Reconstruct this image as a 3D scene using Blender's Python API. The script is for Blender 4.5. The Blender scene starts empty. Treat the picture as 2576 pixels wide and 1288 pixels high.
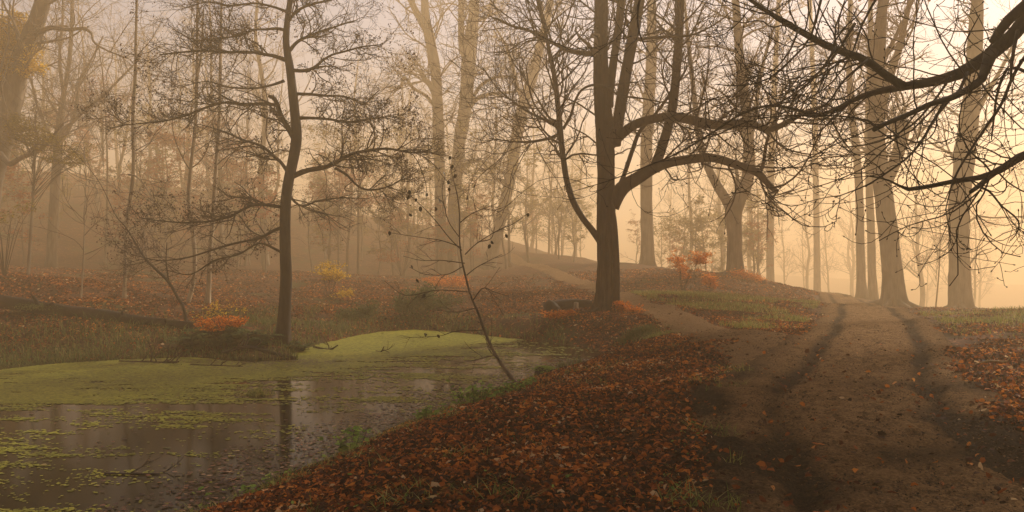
import bpy, math
import numpy as np
from mathutils import Vector

C = bpy.context.scene.collection
SC = bpy.context.scene
R = math.radians
# ------------------------------------------------------------------ camera, sky, sun, exposure
F, U0, V0, HC = 2022.0, 1288.0, 644.0, 1.65        # survey units: a 2576-wide picture, eye height 1.65 m
cam_d = bpy.data.cameras.new("camera")
cam = bpy.data.objects.new("camera", cam_d)
C.objects.link(cam)
cam_d.sensor_width = 36.0
cam_d.lens = 36.0 * F / 2576.0
cam_d.clip_start, cam_d.clip_end = 0.05, 2000.0
cam.location = (0, 0, HC)
cam.rotation_euler = (R(90), 0, 0)
SC.camera = cam

SUN_AZ, SUN_EL, SUN_E = R(46), R(35), 4.6
world = bpy.data.worlds.new("World")
SC.world = world
world.use_nodes = True
nt = world.node_tree
bg = nt.nodes["Background"]
sky = nt.nodes.new("ShaderNodeTexSky")
sky.sky_type = 'NISHITA'
sky.sun_disc = False
sky.sun_elevation = SUN_EL
sky.sun_rotation = SUN_AZ
sky.dust_density = 2.0
sky.ozone_density = 0.5
tintn = nt.nodes.new("ShaderNodeMix")
tintn.data_type = 'RGBA'
tintn.blend_type = 'MULTIPLY'
tintn.inputs[0].default_value = 1.0
tintn.inputs[7].default_value = (1.0, 0.91, 0.89, 1)
nt.links.new(sky.outputs[0], tintn.inputs[6])
nt.links.new(tintn.outputs[2], bg.inputs[0])
bg.inputs[1].default_value = 0.11

sun_d = bpy.data.lights.new("sun", 'SUN')
sun_d.energy = SUN_E
sun_d.angle = R(4)
sun_d.color = (1.0, 0.88, 0.75)
sun = bpy.data.objects.new("sun", sun_d)
C.objects.link(sun)
sd = Vector((math.sin(SUN_AZ) * math.cos(SUN_EL), math.cos(SUN_AZ) * math.cos(SUN_EL), math.sin(SUN_EL)))
sun.rotation_euler = sd.to_track_quat('Z', 'Y').to_euler()
sun.location = sd * 60

SC.view_settings.view_transform = 'Standard'
SC.view_settings.look = 'None'
SC.view_settings.gamma = 1.0
SC.view_settings.exposure = 0.47
HAZE_DENSITY, HAZE_COLOR, HAZE_G, HAZE_TOP = 0.0092, (1.0, 0.755, 0.435, 1), 0.33, 28.5
cy = SC.cycles
cy.max_bounces = 6
cy.diffuse_bounces = 2
cy.glossy_bounces = 2
cy.transmission_bounces = 2
cy.volume_bounces = 2
cy.transparent_max_bounces = 4
cy.caustics_reflective = False
cy.caustics_refractive = False
cy.use_denoising = True
cy.sample_clamp_indirect = 6.0

# ------------------------------------------------------------------ helpers
def P(u, v, Y):
    return np.array([(u - U0) / F * Y, Y, HC - (v - V0) / F * Y])

class MB:
    """collects vertices and faces of ONE mesh"""
    def __init__(s):
        s.v, s.q, s.t, s.c, s.n = [], [], [], [], 0
    def add(s, V, q=None, t=None, tint=0.0):
        V = np.asarray(V, float).reshape(-1, 3)
        if q is not None and len(q): s.q.append(np.asarray(q).reshape(-1, 4) + s.n)
        if t is not None and len(t): s.t.append(np.asarray(t).reshape(-1, 3) + s.n)
        s.v.append(V)
        s.c.append(np.broadcast_to(np.asarray(tint, float), (len(V),)))
        s.n += len(V)
    def build(s, name, mat, parent=None, base=None, smooth=True):
        V = np.concatenate(s.v)
        if base is not None: V = V - np.asarray(base)
        q = np.concatenate(s.q) if s.q else np.zeros((0, 4), int)
        t = np.concatenate(s.t) if s.t else np.zeros((0, 3), int)
        me = bpy.data.meshes.new(name)
        me.vertices.add(len(V))
        me.vertices.foreach_set("co", V.astype(np.float32).ravel())
        lv = np.concatenate([q.ravel(), t.ravel()]).astype(np.int32)
        me.loops.add(len(lv))
        me.loops.foreach_set("vertex_index", lv)
        npoly = len(q) + len(t)
        me.polygons.add(npoly)
        ls = np.concatenate([np.arange(len(q)) * 4, len(q) * 4 + np.arange(len(t)) * 3]).astype(np.int32)
        me.polygons.foreach_set("loop_start", ls)
        me.polygons.foreach_set("use_smooth", np.full(npoly, smooth))
        me.update(calc_edges=True)
        a = me.attributes.new("tint", 'FLOAT', 'POINT')
        a.data.foreach_set("value", np.concatenate(s.c).astype(np.float32))
        me.materials.append(mat)
        o = bpy.data.objects.new(name, me)
        C.objects.link(o)
        if parent is not None: o.parent = parent
        return o

def tag(o, label=None, cat=None, group=None, kind=None):
    if label: o["label"] = label
    if cat: o["category"] = cat
    if group: o["group"] = group
    if kind: o["kind"] = kind
    return o

def thing(name, label, cat, loc, group=None):
    o = bpy.data.objects.new(name, None)
    C.objects.link(o)
    o.location = loc
    o.empty_display_size = 0.2
    return tag(o, label, cat, group)

def copy_tree(o, parent=None):
    c = o.copy()
    C.objects.link(c)
    c.parent = parent
    for ch in list(o.children):
        copy_tree(ch, c)
    return c

_lat = np.random.RandomState(77).rand(256, 256)
def vnoise(x, y):
    x = np.asarray(x, float); y = np.asarray(y, float)
    xi = np.floor(x).astype(int); yi = np.floor(y).astype(int)
    fx = x - xi; fy = y - yi
    fx = fx * fx * (3 - 2 * fx); fy = fy * fy * (3 - 2 * fy)
    a = _lat[xi % 256, yi % 256]; b = _lat[(xi + 1) % 256, yi % 256]
    c = _lat[xi % 256, (yi + 1) % 256]; d = _lat[(xi + 1) % 256, (yi + 1) % 256]
    return (a * (1 - fx) + b * fx) * (1 - fy) + (c * (1 - fx) + d * fx) * fy
def fbm(x, y, o=4):
    s = 0; a = 0.5; tot = 0
    for i in range(o):
        s = s + a * vnoise(x * 2 ** i + 17.3 * i, y * 2 ** i + 5.1 * i); tot += a; a *= 0.55
    return s / tot

def norm(v):
    return v / (np.linalg.norm(v, axis=-1, keepdims=True) + 1e-9)

def spline(pts, n):
    """Catmull-Rom through points, n samples evenly over the length"""
    p = np.asarray(pts, float)
    p = np.vstack([2 * p[0] - p[1], p, 2 * p[-1] - p[-2]])
    out = []
    for i in range(1, len(p) - 2):
        t = np.linspace(0, 1, 16, endpoint=False)[:, None]
        a, b, c, d = p[i - 1], p[i], p[i + 1], p[i + 2]
        out.append(0.5 * ((2 * b) + (c - a) * t + (2 * a - 5 * b + 4 * c - d) * t ** 2 + (3 * b - a - 3 * c + d) * t ** 3))
    out = np.vstack(out + [p[-2][None]])
    s = np.concatenate([[0], np.cumsum(np.linalg.norm(np.diff(out, axis=0), axis=1))])
    q = np.linspace(0, s[-1], n)
    return np.stack([np.interp(q, s, out[:, k]) for k in range(out.shape[1])], 1)

def tubes(mb, cur, rad, S=4, tint=0.0):
    """M tubes of K rings at once"""
    cur = np.asarray(cur); rad = np.asarray(rad)
    M, K, _ = cur.shape
    if M == 0: return
    T = norm(np.gradient(cur, axis=1))
    mt = np.abs(T.mean(axis=1))
    ref = np.eye(3)[np.argmin(mt, axis=1)][:, None, :]
    n1 = norm(np.cross(T, np.broadcast_to(ref, T.shape)))
    n2 = np.cross(T, n1)
    a = np.arange(S) / S * 2 * np.pi
    ring = (cur[:, :, None, :] + rad[:, :, None, None] *
            (np.cos(a)[None, None, :, None] * n1[:, :, None, :] + np.sin(a)[None, None, :, None] * n2[:, :, None, :]))
    idx = np.arange(M * K * S).reshape(M, K, S)
    nx = np.roll(idx, -1, axis=2)
    q = np.stack([idx[:, :-1], nx[:, :-1], nx[:, 1:], idx[:, 1:]], -1).reshape(-1, 4)
    if np.ndim(tint): tint = np.repeat(np.asarray(tint), K * S)
    mb.add(ring.reshape(-1, 3), q, tint=tint)

def grow(rng, cur, rad, n, t0=0.2, t1=1.0, ang=(35, 65), ln=(0.3, 0.6), K=6, up=0.0, wig=0.25,
         rf=0.55, rmin=0.003, tip=0.35, flat=1.0, rel=True, rmax=9.0, curl=0.0, tpow=1.0):
    """children of every curve, all at once; ln is relative to the parent's length when rel"""
    M, K0, _ = cur.shape
    n = np.broadcast_to(np.asarray(n), (M,)).astype(int)
    idx = np.repeat(np.arange(M), n)
    N = len(idx)
    t = t0 + (t1 - t0) * rng.rand(N) ** tpow
    x = t * (K0 - 1)
    i0 = np.clip(x.astype(int), 0, K0 - 2); f = (x - i0)[:, None]
    p = cur[idx, i0] * (1 - f) + cur[idx, i0 + 1] * f
    T = norm(cur[idx, i0 + 1] - cur[idx, i0])
    r = rad[idx, i0] * (1 - f[:, 0]) + rad[idx, i0 + 1] * f[:, 0]
    perp = norm(np.cross(T, rng.randn(N, 3)))
    A = np.radians(rng.uniform(ang[0], ang[1], N))[:, None]
    d = T * np.cos(A) + perp * np.sin(A)
    d[:, 2] *= flat
    d = norm(d)
    L = rng.uniform(ln[0], ln[1], N)
    if rel: L = L * np.linalg.norm(np.diff(cur, axis=1), axis=2).sum(1)[idx] * (1.15 - 0.6 * t)
    r0 = np.clip(r * rf, rmin, rmax)
    out = np.empty((N, K, 3)); out[:, 0] = p
    turn = rng.randn(N, 3) * wig
    for k in range(1, K):
        if k % 2 == 0: turn = rng.randn(N, 3) * wig
        d = norm(d + turn * 0.5 + rng.randn(N, 3) * wig * 0.3 + np.array([0, 0, up + curl * (k / K)]))
        out[:, k] = out[:, k - 1] + d * (L / (K - 1))[:, None]
    taper = np.linspace(1, tip, K)[None]
    return out, np.maximum(r0[:, None] * taper, rmin * 0.55)

def trunk_mesh(mb, path, rad, S=20, flare=0.0, flare_h=0.6, lobes=5, seed=0, rough=0.05, n=None, ridge=0.0):
    """a bark-lumped tapered trunk along a path, with buttressed base"""
    path = np.asarray(path, float)
    L = np.linalg.norm(np.diff(path, axis=0), axis=1).sum()
    n = n or int(np.clip(L / 0.12, 12, 120))
    c = spline(np.hstack([path, np.asarray(rad, float)[:, None]]), n)
    cur, r = c[:, :3], c[:, 3]
    T = norm(np.gradient(cur, axis=0))
    ref = np.eye(3)[np.argmin(np.abs(T.mean(0)))]
    n1 = norm(np.cross(T, ref)); n2 = np.cross(T, n1)
    a = np.arange(S) / S * 2 * np.pi
    s = np.linspace(0, L, n)
    rg = np.random.RandomState(seed)
    ph = rg.rand(4) * 6.28
    fl = np.exp(-s / max(flare_h, 1e-3))[:, None] * flare
    lob = 0.55 + 0.45 * np.cos(lobes * a + ph[0])[None] + 0.3 * np.cos((lobes - 2) * a + ph[1])[None]
    bump = (fbm(np.cos(a)[None] * 2 + 9 + ph[2], np.sin(a)[None] * 2 + s[:, None] * 0.7 + ph[3]) - 0.5) * 2.2 * rough * 2
    rr = r[:, None] * (1 + fl * lob + bump + rough * 0.5 * np.cos(lobes * a + ph[0])[None])
    if ridge: rr = rr * (1 + ridge * (np.abs(fbm(np.cos(a)[None] * 5 + 20 + s[:, None] * .25, np.sin(a)[None] * 5 + s[:, None] * .9, 3) - .5) * 4 - .5))
    ring = cur[:, None] + rr[..., None] * (np.cos(a)[None, :, None] * n1[:, None] + np.sin(a)[None, :, None] * n2[:, None])
    idx = np.arange(n * S).reshape(n, S); nx = np.roll(idx, -1, axis=1)
    q = np.stack([idx[:-1], nx[:-1], nx[1:], idx[1:]], -1).reshape(-1, 4)
    V = np.vstack([ring.reshape(-1, 3), cur[-1:] + T[-1] * r[-1] * 0.15, cur[:1]])
    t = [[idx[-1, k], nx[-1, k], n * S] for k in range(S)] + [[nx[0, k], idx[0, k], n * S + 1] for k in range(S)]
    mb.add(V, q, t)
    return cur, r

LEAF = np.array([[0, 0, 0], [.38, 0, .0], [.75, 0, 0], [1, 0, 0],
                 [.3, .30, .06], [.68, .27, .06], [.3, -.30, .06], [.68, -.27, .06]], float)
LEAF_Q = np.array([[1, 2, 5, 4], [2, 1, 6, 7]])
LEAF_T = np.array([[0, 1, 4], [2, 3, 5], [1, 0, 6], [3, 2, 7]])
OAK = np.array([[0, 0, 0], [.3, 0, 0], [.6, 0, 0], [1, 0, 0],
                [.22, .2, .03], [.36, .12, .03], [.5, .33, .07], [.62, .16, .05], [.8, .26, .07],
                [.22, -.2, .03], [.36, -.12, .03], [.5, -.33, .07], [.62, -.16, .05], [.8, -.26, .07]], float)
OAK_T = np.array([[0, 1, 4], [1, 5, 4], [1, 2, 6], [1, 6, 5], [2, 7, 6], [2, 3, 8], [2, 8, 7],
                  [1, 0, 9], [10, 1, 9], [2, 1, 11], [11, 1, 10], [12, 2, 11], [3, 2, 13], [13, 2, 12]])
def leaves(mb, rng, pos, size, axis=None, nrm=None, tilt=0.4, tint=None, shape='leaf', curl=1.0):
    """one small leaf at every position"""
    N = len(pos)
    if N == 0: return
    tpl = LEAF if shape == 'leaf' else OAK
    if axis is None:
        a = rng.rand(N) * 6.283
        axis = np.stack([np.cos(a), np.sin(a), rng.randn(N) * tilt], 1)
    axis = norm(axis)
    if nrm is None: nrm = np.array([0, 0, 1.0]) + rng.randn(N, 3) * tilt
    side = norm(np.cross(nrm, axis)); up = np.cross(axis, side)
    size = np.broadcast_to(size, (N,))
    w = rng.uniform(0.8, 1.25, N); cz = rng.uniform(-0.6, 1.6, N) * curl; bend = rng.uniform(-.35, .35, N) * curl
    x = tpl[None, :, 0] - 0.5; y = tpl[None, :, 1] * w[:, None]
    z = tpl[None, :, 2] * cz[:, None] + bend[:, None] * (x * x * 2 - .25)
    V = pos[:, None] + size[:, None, None] * (x[..., None] * axis[:, None] + y[..., None] * side[:, None] + z[..., None] * up[:, None])
    k = len(tpl)
    off = (np.arange(N) * k)[:, None, None]
    ti = np.repeat(rng.rand(N) if tint is None else np.broadcast_to(tint, (N,)), k)
    if shape == 'leaf':
        mb.add(V.reshape(-1, 3), (LEAF_Q[None] + off).reshape(-1, 4), (LEAF_T[None] + off).reshape(-1, 3), ti)
    else:
        mb.add(V.reshape(-1, 3), None, (OAK_T[None] + off).reshape(-1, 3), ti)

# ------------------------------------------------------------------ materials
def new_mat(name):
    m = bpy.data.materials.new(name)
    m.use_nodes = True
    b = m.node_tree.nodes["Principled BSDF"]
    return m, m.node_tree, b
def nd(nt, typ, **kw):
    n = nt.nodes.new(typ)
    for k, v in kw.items():
        if k in n.inputs: n.inputs[k].default_value = v
        else: setattr(n, k, v)
    return n
def ramp(nt, fac, stops):
    n = nt.nodes.new("ShaderNodeValToRGB")
    e = n.color_ramp.elements
    while len(e) < len(stops): e.new(0.5)
    for s, (p, c) in zip(e, stops):
        s.position = p; s.color = (c[0], c[1], c[2], 1)
    nt.links.new(fac, n.inputs[0])
    return n.outputs[0]
def mixc(nt, fac, a, b):
    n = nt.nodes.new("ShaderNodeMix"); n.data_type = 'RGBA'
    for s, v in ((0, fac), (6, a), (7, b)):
        if hasattr(v, 'links') or isinstance(v, bpy.types.NodeSocket): nt.links.new(v, n.inputs[s])
        elif s == 0: n.inputs[0].default_value = v
        else: n.inputs[s].default_value = (*v, 1)
    return n.outputs[2]
def coords(nt, sc=(1, 1, 1)):
    tc = nt.nodes.new("ShaderNodeTexCoord"); mp = nt.nodes.new("ShaderNodeMapping")
    mp.inputs['Scale'].default_value = sc
    nt.links.new(tc.outputs['Object'], mp.inputs[0])
    return mp.outputs[0]
def noise(nt, vec, scale, detail=4, rough=0.6):
    n = nd(nt, "ShaderNodeTexNoise", Scale=scale, Detail=detail, Roughness=rough)
    nt.links.new(vec, n.inputs['Vector'])
    return n.outputs[0]
def bump(nt, b, h, strength, dist):
    n = nd(nt, "ShaderNodeBump", Strength=strength, Distance=dist)
    nt.links.new(h, n.inputs['Height']); nt.links.new(n.outputs[0], b.inputs['Normal'])
def remap(nt, v, a, b):
    n = nd(nt, "ShaderNodeMapRange")
    n.inputs[1].default_value = a; n.inputs[2].default_value = b
    nt.links.new(v, n.inputs[0])
    return n.outputs[0]

def bark_mat(name, lo, hi, moss, moss_amt=0.5, scale=1.0, bumpd=0.03):
    m, nt, b = new_mat(name)
    v = coords(nt, (scale, scale, scale * 0.16))
    n1 = noise(nt, v, 9, 6, 0.65)
    v2 = coords(nt)
    n2 = noise(nt, v2, 1.3, 3)
    n3 = noise(nt, v2, 0.6, 2)
    col = ramp(nt, n1, [(0.34, lo), (0.62, hi)])
    mk = remap(nt, n2, 0.62 - 0.25 * moss_amt, 0.75)
    col = mixc(nt, mk, col, moss)
    dk = remap(nt, n3, 0.45, 0.7)
    col = mixc(nt, dk, col, tuple(0.55 * c for c in lo))
    nt.links.new(col, b.inputs['Base Color'])
    b.inputs['Roughness'].default_value = 0.85
    b.inputs['Specular IOR Level'].default_value = 0.25
    bump(nt, b, n1, 0.9, bumpd)
    return m
M_bark_big = bark_mat("bark_big", (.004, .003, .002), (.080, .053, .029), (.036, .030, .012), 0.5, 1.0, 0.05)
M_bark_alder = bark_mat("bark_alder", (.008, .006, .005), (.045, .031, .021), (.050, .042, .020), 0.5, 1.4, 0.02)
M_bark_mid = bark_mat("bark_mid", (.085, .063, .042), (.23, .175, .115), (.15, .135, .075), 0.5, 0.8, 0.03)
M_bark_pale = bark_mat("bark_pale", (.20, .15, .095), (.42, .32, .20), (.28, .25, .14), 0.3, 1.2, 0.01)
M_bark_near = bark_mat("bark_near", (.010, .008, .006), (.035, .028, .018), (.045, .044, .016), 0.6, 2.0, 0.015)
M_log = bark_mat("bark_log", (.016, .010, .008), (.055, .032, .022), (.05, .055, .02), 0.5, 1.0, 0.03)

def twig_mat(name, c0, c1):
    m, nt, b = new_mat(name)
    n = noise(nt, coords(nt), 3.0, 2)
    nt.links.new(ramp(nt, n, [(0.35, c0), (0.7, c1)]), b.inputs['Base Color'])
    b.inputs['Roughness'].default_value = 0.8
    b.inputs['Specular IOR Level'].default_value = 0.2
    return m
M_twig = twig_mat("twig_brown", (.016, .011, .007), (.050, .036, .021))
M_twig_dark = twig_mat("twig_dark", (.012, .008, .006), (.035, .022, .017))
M_twig_near = twig_mat("twig_near", (.010, .008, .006), (.030, .020, .014))
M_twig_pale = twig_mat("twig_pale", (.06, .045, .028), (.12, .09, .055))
M_twig_hazy = twig_mat("twig_hazy", (.11, .082, .056), (.22, .165, .11))  # far twigs: extra haze put into the colour by lightening it
M_straw = twig_mat("straw", (.26, .17, .07), (.45, .32, .14))

def leaf_mat(name, stops, trans=0.35, rough=0.7):
    m, nt, b = new_mat(name)
    at = nd(nt, "ShaderNodeAttribute", attribute_name="tint")
    col = ramp(nt, at.outputs['Fac'], stops)
    nt.links.new(col, b.inputs['Base Color'])
    b.inputs['Roughness'].default_value = rough
    b.inputs['Specular IOR Level'].default_value = 0.12
    tr = nt.nodes.new("ShaderNodeBsdfTranslucent")
    nt.links.new(col, tr.inputs[0])
    mx = nt.nodes.new("ShaderNodeMixShader"); mx.inputs[0].default_value = trans
    out = nt.nodes["Material Output"]
    nt.links.new(b.outputs[0], mx.inputs[1]); nt.links.new(tr.outputs[0], mx.inputs[2])
    nt.links.new(mx.outputs[0], out.inputs[0])
    return m
M_crumb = leaf_mat("crumb", [(0.0, (.010, .006, .004)), (0.55, (.050, .028, .014)), (0.9, (.16, .09, .04)), (1.0, (.30, .18, .08))], 0.05, 0.95)
M_litter = leaf_mat("litter", [(0.0, (.020, .008, .006)), (0.35, (.090, .026, .011)), (0.62, (.32, .085, .020)),
                               (0.85, (.58, .18, .030)), (0.96, (.80, .30, .05)), (1.0, (.72, .50, .26))], 0.35, 0.75)
M_float = leaf_mat("floating_leaf", [(0.0, (.020, .010, .007)), (0.6, (.08, .032, .018)), (0.9, (.20, .075, .035)), (1.0, (.45, .28, .16))], 0.1, 0.35)
M_orange = leaf_mat("orange_leaf", [(0.0, (.34, .07, .012)), (0.5, (.72, .19, .02)), (1.0, (.85, .34, .05))], 0.5)
M_rust = leaf_mat("rust_leaf", [(0.0, (.16, .04, .018)), (0.5, (.34, .085, .03)), (1.0, (.48, .16, .05))], 0.45)
M_yellow = leaf_mat("yellow_leaf", [(0.0, (.42, .24, .02)), (0.5, (.68, .42, .035)), (1.0, (.80, .56, .07))], 0.5)
M_olive = leaf_mat("olive_leaf", [(0.0, (.09, .075, .012)), (0.5, (.20, .15, .025)), (1.0, (.36, .24, .035))], 0.45)
M_herb = leaf_mat("herb_leaf", [(0.0, (.07, .14, .02)), (0.5, (.17, .30, .04)), (1.0, (.36, .46, .09))], 0.4)
M_fern = leaf_mat("fern_leaf", [(0.0, (.028, .058, .020)), (0.6, (.065, .11, .034)), (1.0, (.14, .17, .045))], 0.3)
M_grass = leaf_mat("grass_blade", [(0.0, (.09, .12, .02)), (0.5, (.22, .25, .045)), (0.8, (.36, .33, .08)), (1.0, (.50, .38, .15))], 0.35)
M_dull_grass = leaf_mat("dull_grass_blade", [(0.0, (.045, .075, .020)), (0.5, (.11, .145, .034)), (0.85, (.18, .18, .05)), (1.0, (.30, .22, .08))], 0.3)
M_weed = leaf_mat("duckweed", [(0.0, (.085, .085, .014)), (0.45, (.24, .235, .028)), (0.9, (.40, .37, .045)), (1.0, (.48, .42, .08))], 0.15, 0.5)
M_darkleaf = leaf_mat("dark_hanging_leaf", [(0.0, (.012, .016, .010)), (0.7, (.030, .036, .018)), (1.0, (.06, .03, .02))], 0.12, 0.4)
M_dryleaf = leaf_mat("dry_catkin", [(0.0, (.022, .010, .010)), (0.7, (.055, .025, .020)), (1.0, (.11, .05, .03))], 0.2, 0.6)

# ------------------------------------------------------------------ the lie of the land
ZW = -0.80                                                   # pond level
def W(u, v, z=ZW):                                           # where a sight line meets a level
    Y = (HC - z) * F / (v - V0)
    return ((u - U0) / F * Y, Y)
POND = np.array([W(*p) for p in [(560, 1290), (700, 1215), (860, 1140), (1000, 1088), (1100, 1042), (1200, 1002), (1300, 967),
     (1400, 936), (1480, 916), (1535, 893), (1500, 876), (1400, 864), (1280, 852), (1150, 838), (1050, 829), (950, 835),
     (870, 850), (800, 868), (752, 885), (745, 905), (640, 912), (560, 905), (480, 900), (300, 905), (150, 915), (0, 930)]] +
     [(-17, 17), (-18, 11), (-14, 6.5), (-9, 4.8), (-5.2, 5.2), (-3.6, 6.4)])
def seg_dist(x, y, poly, closed=True):
    p = np.stack([np.ravel(x), np.ravel(y)], 1)
    a = poly; b = np.roll(poly, -1, axis=0)
    if not closed: a, b = poly[:-1], poly[1:]
    best = np.full(len(p), 1e9); s_at = np.zeros(len(p)); inside = np.zeros(len(p), bool); s0 = 0.0
    for i in range(len(a)):
        d = b[i] - a[i]; L2 = d @ d + 1e-12
        t = np.clip(((p - a[i]) @ d) / L2, 0, 1)
        dist = np.hypot(p[:, 0] - a[i][0] - t * d[0], p[:, 1] - a[i][1] - t * d[1])
        m = dist < best; best[m] = dist[m]; s_at[m] = s0 + t[m] * math.sqrt(L2)
        s0 += math.sqrt(L2)
        if closed:
            cr = (a[i][1] > p[:, 1]) != (b[i][1] > p[:, 1])
            xi = a[i][0] + (p[:, 1] - a[i][1]) * d[0] / (d[1] if abs(d[1]) > 1e-9 else 1e-9)
            inside ^= cr & (p[:, 0] < xi)
    return best.reshape(np.shape(x)), s_at.reshape(np.shape(x)), inside.reshape(np.shape(x))
def pond_sd(x, y):
    d, _, i = seg_dist(x, y, POND)
    return np.where(i, -d, d) + (fbm(x * 0.9, y * 0.9, 3) - .5) * 0.5

CTRL = [(0, 0, 0), (2, 5, 0), (5, 5, 0), (-3, 2, -.2), (9, 4, .05), (0, -12, 0), (3.9, 9.4, 0), (7.2, 16, 0), (11.3, 25, -.28), (16, 38, -.74), (20.6, 52, -1.15),
        (27, 70, -2.4), (34, 92, -4.5), (48, 130, -8), (4.3, 16, 0), (4.4, 26, 0), (3.2, 46, .38), (0, 70, 1.44), (.1, 12, -.44), (.9, 13, -.52), (0, 10, -.14), (1.6, 14, -.34), (2.2, 16.5, -.42), (-.95, 10, -.44), (-.85, 9, -.24), (-1.7, 9, -.56), (-1.5, 8, -.32), (-1.4, 7, -.13), (-2.2, 7.5, -.55), (-1.9, 6.5, -.26), (.6, 8, 0), (2.2, 20, -.38), (3.0, 25, -.03),
        (12.8, 46, .51), (7.6, 36, .03), (9.8, 58, .96), (11.6, 33, -.22), (8.5, 31, .1), (10.5, 41, .35), (15.3, 24, -.06), (9.5, 18, .02), (14, 15, .1), (20, 20, .1), (20, 42, -.97), (23.5, 42, -1.15),
        (28, 50, -3.4), (40, 70, -7), (19, 32, -.55), (23, 33, -.8), (24.3, 56, -1.25), (6.9, 10.9, 0), (11, 8, .1), (-5, 2, -.3), (-12, 2, -.4),
        (-15, 19.5, -.65), (-11, 19.5, -.68), (-15, 23, .2), (-11, 22.3, -.1), (-9, 22, -.4), (-6, 21.3, -.58), (-6.2, 24, -.45), (-15, 28, .7), (-17.6, 30, .82), (-12.7, 29, .3), (-16.7, 38, .62), (-26, 46, 1.0), (-29, 55, 1.76), (-15.6, 46, .83),
        (-8, 40, .3), (-5.4, 64, -.2), (-1.5, 62, .64), (-6, 28, -.35), (-2, 28, -.45), (-1, 33, -.1), (-3, 40, .0), (0, 48, .35), (-22, 75, 4.6), (-10, 85, 3.8), (0, 105, 3.6), (-38, 80, 7.5),
        (-40, 55, 4.0), (-30, 25, 2.0), (-25, 15, .6), (8, 75, 1.2), (13, 72, -.6), (16, 95, -2), (17, 60, -.9), (-60, 110, 13), (0, 140, 3), (24, 140, -5), (75, 140, -12),
        (-120, 20, 8), (120, 20, -6), (0, -120, 0), (-200, 200, 10), (200, 200, -10), (-200, -150, 2), (200, -150, -2), (0, 260, 3)]
CT = np.array(CTRL, float)
def _phi(r): return np.sqrt(r * r + 9.0)
_A = _phi(np.hypot(CT[:, None, 0] - CT[None, :, 0], CT[:, None, 1] - CT[None, :, 1]))
_wt = np.linalg.solve(_A - 0.02 * np.eye(len(CT)), CT[:, 2])
MAIN = np.array([(1.6, 1.5), (2.75, 5.2), (3.98, 9.4), (7.15, 16), (11.3, 25.5), (16.2, 38), (20.8, 52), (27, 70)])
MAIN_C = spline(MAIN, 300)
SIDE = np.array([(5.3, 11.4), (4.9, 13.5), (4.75, 16.5), (4.65, 20), (4.55, 24), (4.2, 31), (3.8, 39), (3.1, 46), (1.9, 56), (0.2, 70), (-2, 82)])
SIDE_C = spline(SIDE, 300)
def H(x, y):
    x = np.asarray(x, float); y = np.asarray(y, float)
    sh = x.shape; xf = x.ravel(); yf = y.ravel()
    z = np.zeros(len(xf))
    for c, w in zip(CT, _wt): z += w * _phi(np.hypot(xf - c[0], yf - c[1]))
    z = z + (fbm(xf * 0.35, yf * 0.35, 4) - 0.5) * 0.30 * np.clip(np.hypot(xf, yf) / 22 - 0.25, 0.1, 1)
    dm, _, _ = seg_dist(xf, yf, MAIN_C[::6], False)
    z = z + (fbm(xf * 1.3 + 40, yf * 1.3, 3) - .5) * 0.10 * np.clip((dm - .6) / 1.5, 0, 1) * .7
    d = pond_sd(xf, yf)
    bank = np.where(d > 0, ZW + 0.02 + 0.42 * d, ZW + 0.02 + 0.55 * np.maximum(d, -1.2))
    k = 0.16
    h = np.clip(0.5 + 0.5 * (z - bank) / k, 0, 1)
    z = z * (1 - h) + bank * h - k * h * (1 - h)
    return z.reshape(sh)
def Hs(x, y): return float(H(np.array([x]), np.array([y]))[0])

def axis_grid(lo, hi, c0, c1, fine, growth=1.07):
    mid = list(np.arange(c0, c1 + 1e-6, fine)); s = fine; a = [c0]
    while a[-1] > lo: s *= growth; a.append(a[-1] - s)
    s = fine; b = [mid[-1]]
    while b[-1] < hi: s *= growth; b.append(b[-1] + s)
    return np.array(a[:0:-1] + mid + b[1:])
gx = axis_grid(-210, 210, -16, 15, 0.16); gy = axis_grid(-60, 260, 3, 30, 0.16, 1.05)
X, Y = np.meshgrid(gx, gy); Z = H(X, Y)
dmain, smain, _ = seg_dist(X, Y, MAIN_C[::4], False)
dside, sside, _ = seg_dist(X, Y, SIDE_C[::4], False)
def side_w(s): return 0.55 + 0.75 * np.exp(-s / 5.0)
trail = np.clip(1.35 - np.minimum(dmain / 1.1, dside / side_w(sside)), 0, 1)
mbm = MB()
ny, nx_ = X.shape
ii = np.arange(nx_ * ny).reshape(ny, nx_)
q = np.stack([ii[:-1, :-1], ii[:-1, 1:], ii[1:, 1:], ii[1:, :-1]], -1).reshape(-1, 4)
mbm.add(np.stack([X, Y, Z - .13 * np.clip(1.25 - dmain / 1.5, 0, 1) ** .5 - .08 * np.clip(1.1 - dside / side_w(sside), 0, 1) ** .5], -1).reshape(-1, 3), q, tint=trail.ravel())

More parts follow.
